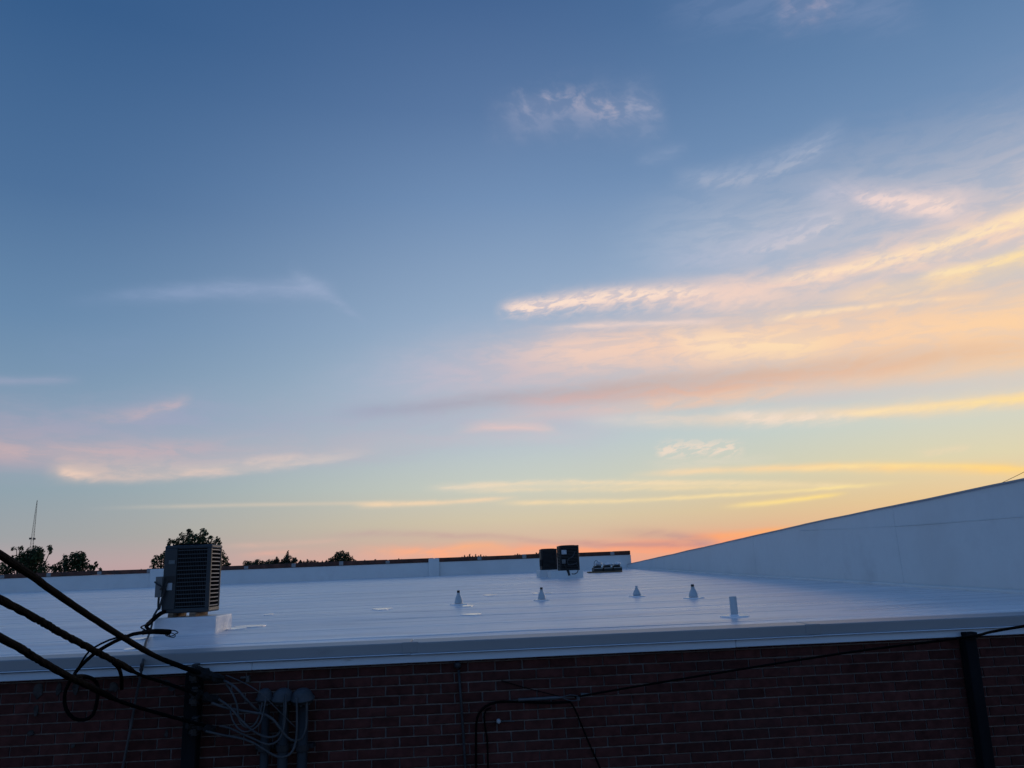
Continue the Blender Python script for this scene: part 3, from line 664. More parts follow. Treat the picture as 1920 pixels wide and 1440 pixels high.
# ================================================================== pair of far condensers
fp = Rf(1034,1084.5); FY = fp.y; fx0, fx1 = P(1033.5,1080,FY).x, P(1094,1080,FY).x; fz1 = P(1065,1069.5,FY).z
bm = B(); box(bm, (fx0, FY, rz(FY)-.03), (fx1, FY+1.0, fz1), .012, 2); tag(obj('equipment_curb', bm, whitewall), 'white curb under the tall black condenser with tangled pipes', 'curb')
x0, x1 = P(1049.5,1045,FY+.06).x, P(1086,1045,FY+.06).x; z1 = P(1067,1022.5,FY+.06).z
t, add = condenser('condenser_unit', 'tall black condenser with white label and tangled pipes by the back parapet', x0, x1, FY+.06, FY+.72, fz1-.002, z1, acblack, acblack2, acdark, 14, None, .02, None, False)
y = FY+.03
plate('rating_label', 1053, 1031, 1062, 1039.5, y, .012, stickerm)
plate('switch_box', 1054, 1049, 1060, 1057, y, .08, boxgrey)
for pl in ([(1078,1034),(1074,1043),(1066,1048),(1064,1055),(1067,1059),(1075,1058),(1082,1055)], [(1058,1058),(1061,1064),(1063,1070),(1067,1079)], [(1079,1056),(1084,1063),(1083,1072),(1078,1076),(1072,1076)]):
    bm = B(); tube(bm, smooth_path([P(a, b_, y-.03) for a, b_ in pl], .03), .012, 6); add('pipe', bm, greywire if pl[0][0] == 1078 else acblack)
bm = B(); tube(bm, [P(1065,1069,y-.03), P(1067.5,1079,y-.03)], .03, 8); add('pipe', bm, acblack)
FY2 = FY+1.35
bx0, bx1 = P(1011,1075,FY2).x, P(1049,1075,FY2).x; bz1 = P(1030,1068.5,FY2).z
bm = B(); box(bm, (bx0, FY2, rz(FY2)-.03), (bx1, FY2+.95, bz1), .012, 2); tag(obj('equipment_curb', bm, whitewall), 'white curb under the squat black louvered condenser', 'curb')
x0, x1 = P(1015,1045,FY2+.05).x, P(1044.5,1045,FY2+.05).x; z1 = P(1030,1029,FY2+.05).z
t, add = condenser('condenser_unit', 'squat black condenser louvered all round beside the taller black one', x0, x1, FY2+.05, FY2+.7, bz1-.002, z1, acblack, acblack2, acdark, 14, None, .022, None, False)
plate('switch_box', 1012, 1049, 1018, 1062, FY2+.1, .1, acblack)

# ================================================================== pallet of roofing gear
gy = Rf(1130,1074).y
bm = B(); a = P(1104,1074,gy).x; b_ = P(1167,1074,gy).x
for k in range(3):
    box(bm, (a+.03*k, gy+k*.28, rz(gy)-.01), (b_+.02*k, gy+.26+k*.28, rz(gy)+.05), .004)
tag(obj('timber_board', bm, ply), 'brown board laid on the roof under the black crates', 'board')
cz = rz(gy)+.048
for k, (pa_, pb_) in enumerate(((1114,1131),(1132.5,1149),(1150.5,1167))):
    xa, xb = P(pa_, 1070, gy+.1).x, P(pb_, 1070, gy+.1).x
    lab = ('black crate at the board end with the wide overhang', 'middle one of three black crates on the brown board', 'black crate on the brown board next to the side wall')[k]
    t = thing('roofing_crate', lab, 'crate', ((xa+xb)/2, gy+.3, cz), 'crates on the brown board')
    def addc(nm, bm, m):
        o = obj(nm, bm, m); o.parent = t; o.matrix_parent_inverse = Matrix.Translation(-Vector(t.location)); return o
    bm = B(); box(bm, (xa, gy+.1, cz-.003), (xb, gy+.6, cz+.13), .015, 2); addc('shell', bm, blackpl)
    bm = B(); box(bm, (xa+.015, gy+.085, cz+.095), (xb-.015, gy+.11, cz+.112), .002); addc('strap', bm, stripe)
    bm = B(); box(bm, (xa+.03, gy+.15, cz+.125), (xb-.05, gy+.5, cz+.19), .02, 2); addc('lid', bm, blackpl)
zt2 = cz+.185
def lump(name, label, cat, px, w, hgt, m, sq=1.):
    cx = P(px, 1055, gy+.25).x; bm = B(); bmesh.ops.create_icosphere(bm, subdivisions=3, radius=1)
    for v in bm.verts:
        n_ = 1+.22*mnoise.noise(v.co*1.7+Vector((px, 0, 0)))+.1*mnoise.noise(v.co*5)
        v.co = Vector((v.co.x*w*n_, v.co.y*.14*n_, max(-.8, v.co.z)*hgt*n_)); v.co += Vector((cx, gy+.3, zt2+hgt*.75))
    tag(obj(name, bm, m, smooth=True), label, cat)
lump('plastic_jug', 'milky plastic bag of gear on the end black crate', 'bag', 1123, .11, .085, clearpl)
lump('plastic_sack', 'long white plastic sack across the middle black crate', 'sack', 1141, .17, .05, whitepl)
lump('plastic_sack', 'small crumpled white sack on the crate next to the side wall', 'sack', 1158, .12, .06, whitepl)
bm = B(); tube(bm, smooth_path([P(1115,1062,gy+.2), P(1114,1056,gy+.2), P(1117,1051,gy+.2), P(1121,1053,gy+.2)], .02), .008, 5)
tag(obj('wire_loop', bm, greywire), 'pale wire loop standing up from the end black crate', 'wire')

# ================================================================== roof penetrations
def boot(px, py, top, w, capc, label, capy=None):
    p = Rf(px, py); s = F_PX/math.sqrt(p.x**2+p.y**2); h_ = (py-top)/s; r_ = w/s/2
    t = thing('pipe_boot', label, 'roof vent', (p.x, p.y, rz(p.y)), 'pipe boots on the roof')
    n = 24
    bm = B(); lathe(bm, [(r_*2.3, -.02), (r_*2.3, .010), (r_*2.2, .014), (r_*1.1, .016)], 28)
    for v in bm.verts:
        an = math.atan2(v.co.y, v.co.x); sc = 1+.22*mnoise.noise(Vector((math.cos(an)*1.3+px, math.sin(an)*1.3, 0))) if math.hypot(v.co.x, v.co.y) > r_*1.5 else 1; v.co.x *= sc; v.co.y *= sc
    f = obj('flange', bm, glossy); f.parent = t
    k = .18 if capc else .0
    pr = [(r_*1.12, .02), (r_*1.08, h_*.12), (r_*.98, h_*.30), (r_*.80, h_*.48), (r_*.55, h_*.64), (r_*.42, h_*.72), (r_*.40, h_*.78), (r_*.34, h_*.80), (r_*.33, h_*(1-k*.8))]
    bm = B(); lathe(bm, pr, 20); 
    for v in bm.verts: v.co.x += .004*wob(v.co.z*9, px, 3); 
    c_ = obj('cone', bm, bootm, smooth=True); c_.parent = t
    bm = B(); tube(bm, [Vector((r_*.40*math.cos(2*math.pi*q/12), r_*.40*math.sin(2*math.pi*q/12), h_*.76)) for q in range(13)], r_*.09, 6, cap=False); o = obj('clamp_band', bm, bootm); o.parent = t
    if capc:
        bm = B(); lathe(bm, [(r_*.36, h_*.84), (r_*.38, h_*.85), (r_*.38, h_*.985), (r_*.30, h_)], 16); o = obj('pipe_cap', bm, blackcap); o.parent = t
    return t
boot(860, 1134, 1109, 14, True, 'leaning-necked white pipe boot with black cap beside several bright patches')
boot(1016, 1126, 1103, 13.5, True, 'white pipe boot with black cap on a bright flange in front of the black condensers')
boot(1194.5, 1118.5, 1100, 13.5, False, 'squat white pipe boot without any cap')
boot(1300.5, 1122, 1098, 15, True, 'white pipe boot with black cap beside the plain upright stub')
p = Rf(1377.5,1156); s = F_PX/math.hypot(p.x, p.y); h_ = 33.5/s; r_ = 6.2/s
t = thing('vent_stub', 'plain white upright pipe stub near the roof edge', 'roof vent', (p.x, p.y, rz(p.y)))
bm = B(); lathe(bm, [(r_*1.05,-.02),(r_*1.02,.03),(r_,h_*.97),(r_*.93,h_),(r_*.8,h_-.002),(r_*.8,h_-.04)], 24); o = obj('pipe', bm, bootm, smooth=True); o.parent = t
bm = B(); pr = [(r_*4.,-.02),(r_*4.,.006),(r_*3.8,.010),(r_*1.6,.010),(r_*1.05,.02)]; lathe(bm, pr, 28); o = obj('flange', bm, glossy); o.parent = t

# ================================================================== service cables
def cable(name, label, pts, rad, m, cat='cable', seg=10, jit=.0, step=.06, group=None, smooth=True):
    bm = B(); tube(bm, smooth_path(pts, step), rad, seg, jit); return tag(obj(name, bm, m, smooth=smooth), label, cat, group)
MY = D-.075                                     # service post axis
# the post carrying the drops
bm = B(); a = P(366,1264,MY); r_ = .048
ptp = Vector((a.x-.0, MY, a.z)); bm = B(); box(bm, (ptp.x-.055, MY-.045, 0), (ptp.x+.045, MY+.06, a.z+.02), .008, 2)
sp_ = thing('service_post', 'dark post on the brick wall that anchors three overhead cables', 'post', (ptp.x, MY, 0))
o = obj('post', bm, postm); under(o, sp_)
for py_ in (1262,1305,1361):
    q = P(366,py_,MY-.07); bm = B(); lathe(bm, [(.012,-.05),(.034,-.045),(.034,-.015),(.022,-.008),(.022,.008),(.034,.015),(.034,.045),(.012,.05)], 14, Matrix.Translation(q+Vector((0,-.02,0)))); under(obj('spool_insulator', bm, blackcap, smooth=False), sp_)
    for dz in (-.056, .056):
        bm = B(); box(bm, (q.x-.02, q.y-.02, q.z+dz-.006), (q.x+.02, MY-.03, q.z+dz+.006)); under(obj('clevis_plate', bm, pipe_grey), sp_)
def extend(a, b, L): return b + (b-a).normalized()*L
ends = []
c1 = [P(380,1264,MY-.09), P(330,1246,MY-.25), P(285,1227,5.6), P(200,1176,4.9), P(100,1109,4.25), P(0,1040,3.7)]
c2 = [P(385,1308,MY-.09), P(320,1284,MY-.2), P(265,1266,5.65), P(225,1245,5.35), P(120,1190,4.55), P(0,1124,3.85)]
c3 = [P(385,1361,MY-.09), P(300,1338,MY-.25), P(228,1316,5.5), P(180,1293,5.2), P(130,1269,4.8), P(60,1230,4.25), P(0,1195,3.9)]
poleL = Vector((-7.6, -1.2, 0))
hl = []
for cc in (c1, c2, c3):
    d_ = (cc[-1]-cc[-2]); k = (poleL.y+.0-cc[-1].y)/d_.y; e_ = cc[-1]+d_*k*1.0; hl.append(e_)
px_ = sum(e.x for e in hl)/3
poleL = Vector((px_-.2, -1.2, 0))
for k, (cc, e_) in enumerate(zip((c1,c2,c3), hl)):
    mid = cc[-1].lerp(e_, .5)+Vector((0,0,-.06)); cc.append(mid); cc.append(Vector((px_, poleL.y+.0, e_.z+.1)))
def taper(n, t0, r1, r0):
    return lambda t: r0+(r1-r0)*min(1, max(0, (t-t0)/.012))
cable('service_drop_cable', 'topmost thick black overhead cable taped to the head of the service post', c1, taper(1,.055,.0185,.0165), black_ins, jit=.05, group='overhead service cables', smooth=False)
cable('service_drop_cable', 'middle thick black overhead cable with a ragged jacket meeting the service post', c2, taper(1,.075,.0185,.0105), black_ins, jit=.15, step=.025, group='overhead service cables', smooth=False)
cable('service_drop_cable', 'lowest thick black overhead cable meeting the service post near the U loop', c3, taper(1,.085,.0185,.0115), black_ins, jit=.11, step=.03, group='overhead service cables', smooth=False)
# tape lumps at the post
for k, (pts_, r_, lab) in enumerate((([(362,1258),(375,1261),(392,1267),(405,1271),(420,1274)], .042, 'fat ragged tape splice at the topmost cable'), ([(368,1303),(385,1307),(400,1311),(412,1314)], .036, 'tape splice where the middle cable meets the post'), ([(350,1358),(370,1362),(388,1366),(404,1368)], .034, 'tape splice at the foot of the lowest cable'))):
    path = smooth_path([P(a, b_, MY-.09) for a, b_ in pts_], .02); bm = B()
    tube(bm, path, lambda t: r_*(.62+.5*abs(math.sin(t*9+.6)))*(1-.3*t), 9, .28); tag(obj('tape_splice', bm, tapem), lab, 'splice')
# poles at the other ends (beside the camera)
def upole(name, label, loc, top, arms):
    t = thing(name, label, 'utility pole', loc)
    bm = B(); tube(bm, [Vector((0,0,top*q/8)) for q in range(9)], lambda s: .15-.05*s, 12); o = obj('shaft', bm, bark, smooth=True); o.parent = t
    for z in arms:
        bm = B(); box(bm, (-.6,-.06,z-.06), (.6,.06,z+.06), .01); o = obj('crossarm', bm, wood); o.parent = t
upole('utility_pole', 'wooden utility pole holding the three thick overhead cables', (poleL.x, poleL.y, 0), max(e.z for e in hl)+.9, sorted(e.z+.1 for e in hl))

# looped telephone bundle over the roof edge
lp = [P(318,1188,6.0), P(300,1186,5.95), P(275,1186,5.85), P(250,1189,5.75), P(215,1203,5.7), P(185,1220,5.75), P(160,1240,5.8), P(143,1259,5.85), P(128,1283,5.9), P(121,1305,5.92), P(124,1330,5.93), P(138,1347,5.93), P(158,1350,5.95), P(174,1340,5.97), P(181,1318,5.98), P(184,1292,6.0), P(178,1276,6.0), P(160,1268,5.7), P(140,1268,5.1)]
cable('drop_bundle', 'looped black cable bundle hanging in a U before the bricks', lp, .012, black_ins, jit=.08, smooth=False)
cable('drop_bundle', 'thin black cable following the looped bundle over the roof edge', [P(236,1191,5.72), P(205,1200,5.66), P(175,1215,5.66), P(160,1230,5.72), P(150,1247,5.78), P(141,1262,5.8), P(132,1271,5.1)], .0065, black_ins)
cable('drop_bundle', 'short black tail curling down off the middle overhead cable', [P(213,1243,5.25), P(222,1252,5.45), P(226,1262,5.75), P(228,1275,5.95), P(228,1292,6.02)], .012, black_ins)
# frayed splice end of the bundle
cable('splice_sleeve', 'stiff black splice sleeve with bare wire curls over the curb', [P(268,1186,5.86), P(290,1183.5,5.93), P(312,1184,5.98), P(320,1185,6.0)], .017, brown_ins, 'splice')
for k, pl in enumerate(([(318,1182),(327,1182),(334,1186),(330,1188),(328,1189)], [(312,1190),(318,1194),(326,1195),(329,1191),(322,1187),(316,1189),(320,1193)], [(314,1187),(310,1191),(316,1193),(324,1192),(328,1190)])):
    cable('bare_wire_curl', ('long bare wire hook at the end of the splice sleeve', 'pale bare wire curl under the end of the splice sleeve', 'tight bare wire curl at the splice sleeve end')[k], [P(a, b_, 5.98+.01*k) for a, b_ in pl], .0035, greywire if k else black_ins, 'wire', 6)
cable('wire_hook', 'thin black wire hook between the hose and splice sleeve', [P(280,1168,6.2), P(272,1172,6.1), P(264,1176,6.0), P(270,1180,5.95), P(276,1184,5.9)], .005, black_ins, 'wire', 6)
cable('hose_tail', 'short black hose tail hanging above the splice sleeve', [P(283,1164,PY0-.12), P(277,1170,6.3), P(274,1175,6.2), P(279,1180,6.1)], .012, black_ins, 'hose')

# three weatherheads with conductors
HY = D-.10
WH = [(499,1297,27,'smallest grey weatherhead, furthest left of the three beside the service post'), (533,1297,36,'middle grey weatherhead with a wide flared hood'), (569,1297,38,'tall grey weatherhead at the end of the row of three')]
WHL = ['smallest grey weatherhead, closest to the service post', 'middle grey weatherhead with a wide flared hood', 'tall domed grey weatherhead furthest from the service post']
for k, (px, py, w, _) in enumerate(WH):
    q = P(px, py+14, HY); s = F_PX/q.length; r_ = w/s/2
    t = thing('weatherhead', WHL[k], 'weatherhead', (q.x, HY, 0), 'weatherheads on the brick wall')
    r_ *= .86; pr = [(r_*1.0,0),(r_*1.10,.006),(r_*1.06,.014),(r_*.92,.026),(r_*.84,.044),(r_*.68,.062),(r_*.42,.074),(r_*.10,.079)]
    mtx = Matrix.Translation((0,-.035,q.z+ (.002))) @ Matrix.Rotation(math.radians(9), 4, 'X')
    bm = B(); lathe(bm, pr, 24, mtx); hd = obj('hood', bm, hoodm, smooth=True); hd.parent = t
    bm = B(); lathe(bm, [(r_*.9,-.016),(r_*.9,.001)], 20, mtx); o = obj('insert', bm, acblack); o.parent = hd
    bm = B()
    for a_ in range(5):
        an = -math.pi*.9+a_*math.pi*.2; tube(bm, [mtx @ Vector((r_*.62*math.cos(an), r_*.62*math.sin(an), z)) for z in (-.03,-.01)], .011, 8)
    o = obj('bushing', bm, galv); o.parent = hd
    bm = B(); tube(bm, [Vector((0,0,z)) for z in (0, 1, 2, q.z+.03)], .030 if k == 0 else .037, 16); o = obj('conduit', bm, pipe_grey, smooth=True); o.parent = t
    for z in (q.z-.32, q.z-1.2):
        bm = B(); tube(bm, [Vector((0,0,z-.02)), Vector((0,0,z+.02))], .046, 16); box(bm, (-.07,.03,z-.015), (.07,.10,z+.015)); o = obj('strap', bm, pipe_grey); o.parent = t
g = 'conductors between splices and weatherheads'
wires = [
 ('grey conductor from the top splice straight to the middle crossing', [(418,1275),(440,1288),(462,1312),(478,1328),(492,1338)], .0085),
 ('grey conductor curving down behind from the top splice in a tight loop', [(424,1283),(436,1300),(445,1325),(447,1345),(455,1360),(468,1364),(478,1358),(485,1345),(490,1328),(495,1305)], .007),
 ('long grey conductor swooping into the tall domed weatherhead', [(397,1318),(420,1326),(450,1332),(480,1337),(497,1340),(513,1350),(525,1366),(538,1382),(552,1389),(566,1384),(573,1368),(575,1345),(575,1308)], .0092),
 ('grey conductor looping below into the middle weatherhead', [(410,1311),(430,1325),(445,1342),(462,1360),(478,1373),(495,1381),(512,1382),(524,1375),(531,1358),(533,1330),(532,1303)], .008),
 ('dim conductor sagging under the loops to the middle conduit', [(412,1361),(430,1365),(452,1375),(475,1385),(490,1392),(505,1396),(520,1390),(529,1376),(534,1352),(536,1320),(535,1302)], .007),
 ('lowest grey conductor sagging towards the tall conduit', [(386,1371),(420,1379),(450,1384),(475,1393),(498,1407),(515,1417),(530,1420),(545,1413),(552,1400),(556,1380),(557,1345),(556,1308)], .008),
 ('thin conductor hanging in a narrow loop left of the conduits', [(432,1332),(436,1350),(446,1365),(458,1372),(470,1370),(482,1362),(490,1350),(496,1325),(498,1308)], .005),
 ('thin stiff wire slanting across the hoods to the tall conduit', [(424,1266),(450,1277),(470,1287),(492,1302),(510,1320),(528,1338),(545,1355),(557,1367)], .0035),
]
for k, (lab, pl, r_) in enumerate(wires):
    n = len(pl); yy_ = [MY-.09+(HY-.055-(MY-.09))*q/(n-1)-.10*math.sin(math.pi*q/(n-1))-.012*k for q in range(n)]
    cable('conductor', lab, [P(a, b_, y_) for (a, b_), y_ in zip(pl, yy_)], r_, greywire, 'wire', 8, group=g, step=.03)
# old bracket on the bricks
q = P(466,1272,D-.01); bm = B(); box(bm, (q.x-.012, D-.04, q.z-.025), (q.x+.012, D+.01, q.z+.02), .003); box(bm, (q.x-.05, D-.05, q.z+.005), (q.x-.01, D-.03, q.z+.018), .003)
tag(obj('wall_bracket', bm, galv), 'small pale bracket on the bricks above the smallest weatherhead', 'bracket')

# ---------------- right-hand line: drop wire, clamp, down leads
CY = D-.07
cl = P(1075,1307.5,CY)
wr = [P(1078,1307,CY), P(1200,1286,5.75), P(1400,1253,5.3), P(1600,1222,4.85), P(1815,1194,4.2), P(1920,1174,3.75)]
d_ = wr[-1]-wr[-2]; k = (-1.0-wr[-1].y)/d_.y; e2 = wr[-1]+d_*k; wr.append(wr[-1].lerp(e2,.5)+Vector((0,0,-.05))); wr.append(Vector((e2.x, -1.0, e2.z+.05)))
cable('drop_wire', 'long thin black wire slanting across the bricks to a dead-end clamp', wr, .0068, black_ins, 'wire')
upole('utility_pole', 'wooden utility pole holding the long slanting drop wire', (e2.x+.14, -1.0, 0), e2.z+.8, [e2.z+.05])
t = thing('dead_end_clamp', 'grey dead-end clamp gripping the slanting wire', 'clamp', tuple(cl))
def addt(nm, bm, m): o = obj(nm, bm, m, smooth=False); under(o, t); return o
bm = B(); tube(bm, [P(972,1312.5,CY), P(1008,1310.5,CY), P(1040,1308.5,CY), P(1056,1307.5,CY)], lambda s: .0125 if s < .7 else .0125-.007*(s-.7)/.3, 8); addt('wedge_sleeve', bm, galv)
bm = B(); tube(bm, smooth_path([P(1054,1308,CY), P(1068,1303,CY-.01), P(1083,1305,CY-.02)], .02), .004, 6); tube(bm, smooth_path([P(1054,1308,CY), P(1070,1314,CY-.01), P(1083,1313,CY-.02)], .02), .004, 6); addt('bail_wire', bm, galv)
bm = B(); box(bm, tuple(P(1081.5,1314,CY-.02)-Vector((0,.012,0))), tuple(P(1087,1306,CY-.02)+Vector((0,.012,0))), .003); addt('hook', bm, galv)
bm = B(); tube(bm, [P(1089,1302.5,CY-.02), P(1110,1301.5,CY-.02)], lambda s: .014-.009*s, 8); addt('ferrule', bm, galv)
q = P(1085,1308,CY); bm = B(); tube(bm, [Vector((q.x, CY-.02, q.z)), Vector((q.x, D+.02, q.z))], .008, 8); addt('wall_eye', bm, galv)
cable('down_lead', 'thick black down lead bending from the clamp down the bricks', [P(1070,1316,CY-.02), P(1030,1318,CY), P(990,1316.5,CY), P(960,1315.5,CY), P(930,1317,CY), P(910,1325,CY), P(898,1338,CY), P(893.5,1355,CY+.03), P(892.5,1380,CY+.05), P(892.5,1440,CY+.05), P(893,1560,CY+.05), P(893.5,1700,CY+.05)], .0085, black_ins)
cable('down_lead', 'thinner black down lead close beside the thick one', [P(921,1327,CY+.03), P(911,1332,CY+.04), P(907.5,1345,CY+.05), P(910,1365,CY+.055), P(913.5,1390,CY+.055), P(915,1440,CY+.055), P(917,1560,CY+.055), P(918,1700,CY+.055)], .006, black_ins)
cable('down_lead', 'black lead drooping steeply away under the clamp', [P(1068,1314,CY-.01), P(1078,1330,CY+.03), P(1089,1356,CY+.05), P(1100,1383,CY+.05), P(1113,1413,CY+.05), P(1127,1445,CY+.05), P(1150,1510,CY+.05)], .006, black_ins)
cable('tie_wire', 'faint thin wire running up the bricks from the clamp', [P(940,1276,D-.012), P(975,1287,D-.02), P(1010,1296,D-.03), P(1050,1306,CY)], .0035, black_ins, 'wire', 6)
# thin conduit with a round fitting
a = P(858,1247,D-.025); t = thing('wall_conduit', 'thin grey conduit with a round fitting under the fascia', 'conduit', tuple(a))
bm = B(); tube(bm, [P(860,1256,D-.022), P(865,1320,D-.022), P(869,1380,D-.022), P(873,1445,D-.022), P(880,1560,D-.022)], .010, 10); under(obj('pipe', bm, pipe_grey, smooth=True), t)
bm = B(); lathe(bm, [(.012,-.03),(.024,-.026),(.027,0),(.020,.022),(.008,.028)], 16, Matrix.Translation(a) @ Matrix.Rotation(math.pi/2, 4, 'X')); under(obj('round_fitting', bm, pipe_grey, smooth=True), t)
# knob
a = P(935,1352.5,D-.03); t = thing('knob_insulator', 'small pale knob insulator screwed to the bricks', 'knob', tuple(a))
bm = B(); lathe(bm, [(.004,-.05),(.012,-.045),(.016,-.02),(.016,.01),(.012,.02),(.008,.022)], 14, Matrix.Translation(a) @ Matrix.Rotation(math.pi/2, 4, 'X')); under(obj('knob', bm, stickerm, smooth=True), t)
bm = B(); tube(bm, [P(938,1353,D-.012), P(950,1352,D-.01), P(965,1352.5,D-.006)], .0045, 6); under(obj('shank', bm, galv), t)
# dark post on the right
a = P(1817,1186,D-.10); b_ = P(1843,1440,D-.10)
t = thing('wall_post', 'dark square post with a block head standing against the bricks', 'post', (a.x, D-.1, 0))
def lean(z): return a.x
bm = B(); box(bm, (a.x-.034, D-.10, 0), (a.x+.052, D-.004, P(1817,1196,D-.10).z), .008, 2)
for v in bm.verts: v.co.x += -(a.z-v.co.z)*.022
under(obj('shaft', bm, postm), t)
bm = B(); box(bm, (a.x-.044, D-.13, P(1817,1197,D-.10).z), (a.x+.047, D-.09+.03, P(1817,1185,D-.10).z), .006, 2); under(obj('head_block', bm, postm), t)

# ================================================================== trees beyond the back parapet
def leaf_quads(bm, c_, r_, n, size, flat=1.):
    for _ in range(n):
        while True:
            v = Vector((random.uniform(-1,1), random.uniform(-1,1), random.uniform(-1,1)))
            if .15 < v.length < 1: break
        v = v*(.55+.45*v.length); p = c_+Vector((v.x*r_, v.y*r_, v.z*r_*flat))
        a_ = Vector((random.gauss(0,1), random.gauss(0,1), random.gauss(0,1))).normalized(); b__ = a_.orthogonal().normalized(); cc = a_.cross(b__)
        s1 = size*random.uniform(.6,1.25); s2 = s1*random.uniform(.45,.75)
        q = [bm.verts.new(p+b__*s1*i+cc*s2*j) for i, j in ((-.5,0),(-.1,.5),(.5,.05),(-.05,-.5))]
        bm.faces.new(q)
def tree(label, dist, blobs, m, size, dens, name='broadleaf_tree', group='trees behind the back parapet', low=True, flat=1.):
    bl = [(P(x, y, dist), r*dist/F_PX) for x, y, r in blobs]
    cx = sum(p.x*r for p, r in bl)/sum(r for _, r in bl); t = thing(name, label, 'tree', (cx, dist, 0), group)
    T = -Vector((cx, dist, 0))
    big = max(r for _, r in bl); bm = B()
    for p, r in bl:
        dpt = Vector((0, random.uniform(-.5,.5)*big, 0))
        leaf_quads(bm, p+dpt, r, int(dens*5.5*(r/size)**2)+10, size, flat)
    tops = max(p.z for p, _ in bl); wid = max(p.x+r for p, r in bl)-min(p.x-r for p, r in bl)
    if low:
        for k in range(7):
            p = Vector((cx+random.uniform(-.35,.35)*wid, dist+random.uniform(-.3,.3)*wid, tops*random.uniform(.36,.62))); leaf_quads(bm, p, wid*.24, 260, size*1.3)
    o = obj('crown', bm, m); o.parent = t; o.matrix_parent_inverse = Matrix.Translation(T)
    bm = B(); tr = max(.06, wid*.045)
    fork = tops*.5
    tube(bm, smooth_path([Vector((cx,dist,0)), Vector((cx+.1,dist,fork*.5)), Vector((cx-.05,dist,fork)), Vector((cx,dist,tops*.8))], .4), lambda s: tr*(1-.8*s)+.015, 8)
    for p, r in bl:
        if r < size*.8: a0 = min((q for q, r2 in bl if r2 > r*1.3), key=lambda q: (q-p).length, default=Vector((cx,dist,fork)))
        else: a0 = Vector((cx, dist, fork*random.uniform(.8,1.1)))
        tube(bm, smooth_path([a0, a0.lerp(p,.5)+Vector((random.uniform(-.1,.1),0,.1)), p], .3), lambda s: (tr*.35 if r > size*.8 else .02)*(1-.8*s)+.008, 5)
    o = obj('trunk', bm, bark); o.parent = t; o.matrix_parent_inverse = Matrix.Translation(T)
    return t
tree('dark leafy tree under the radio mast with a loose sprig', 52, [(52,1052,22),(38,1060,20),(70,1048,14),(60,1038,15),(74,1035,11),(42,1043,13),(16,1064,14),(5,1072,14),(28,1050,8),(36,1027,5),(31,1029,4),(97,1027,4.5),(100,1031,3),(94,1030,3),(89,1036,3),(80,1046,8),(62,1068,22),(85,1069,8),(20,1052,6)], leaf_a, .17, 5.)
tree('rounded dark tree with a thin right-hand twig by the radio mast', 56, [(145,1052,15),(135,1058,15),(155,1058,14),(143,1042,9),(152,1041,8),(124,1052,7),(121,1042,4),(158,1048,8),(118,1060,10),(108,1066,9),(150,1068,16),(170,1066,7),(178,1064,5),(183,1055,2.2),(182,1060,2.5),(186,1068,3),(98,1067,7),(125,1070,14)], leaf_a, .17, 5.)
tree('wide leafy tree rising behind the slate condenser', 46, [(352,1000,6),(354,995,4),(377,995,6),(375,1003,7),(384,1000,5),(392,1008,5),(406,1012,6),(409,1018,5),(342,1006,8),(332,1016,8),(323,1015,5),(362,1010,11),(385,1014,9),(370,1020,18),(345,1022,14),(400,1024,12),(318,1020,4),(355,1045,26),(385,1045,24),(300,1048,8),(308,1042,8),(290,1052,5),(294,1060,8),(305,1060,11),(318,1040,9),(412,1040,9),(418,1050,9),(424,1058,5),(410,1062,12),(330,1062,16)], leaf_a, .145, 5.)
tree('small domed tree with a dense dark crown beside the spiky cedars', 75, [(637,1044,9),(628,1049,8),(648,1047,9),(657,1050,8),(640,1037,5),(632,1040,5),(650,1041,6),(620,1052,6),(664,1054,5),(640,1054,12),(655,1058,10),(625,1058,9)], leaf_b, .17, 6.)
random.seed(11)
tree('pale feathery shrubby tree left of the spiky cedar', 80, [(460+5*k+random.uniform(-2,2), 1059-random.uniform(0,4)-k*.3, random.uniform(3.5,6)) for k in range(12)]+[(462+7*k, 1062-k*.4, 6.5) for k in range(8)], leaf_c, .15, 5.)
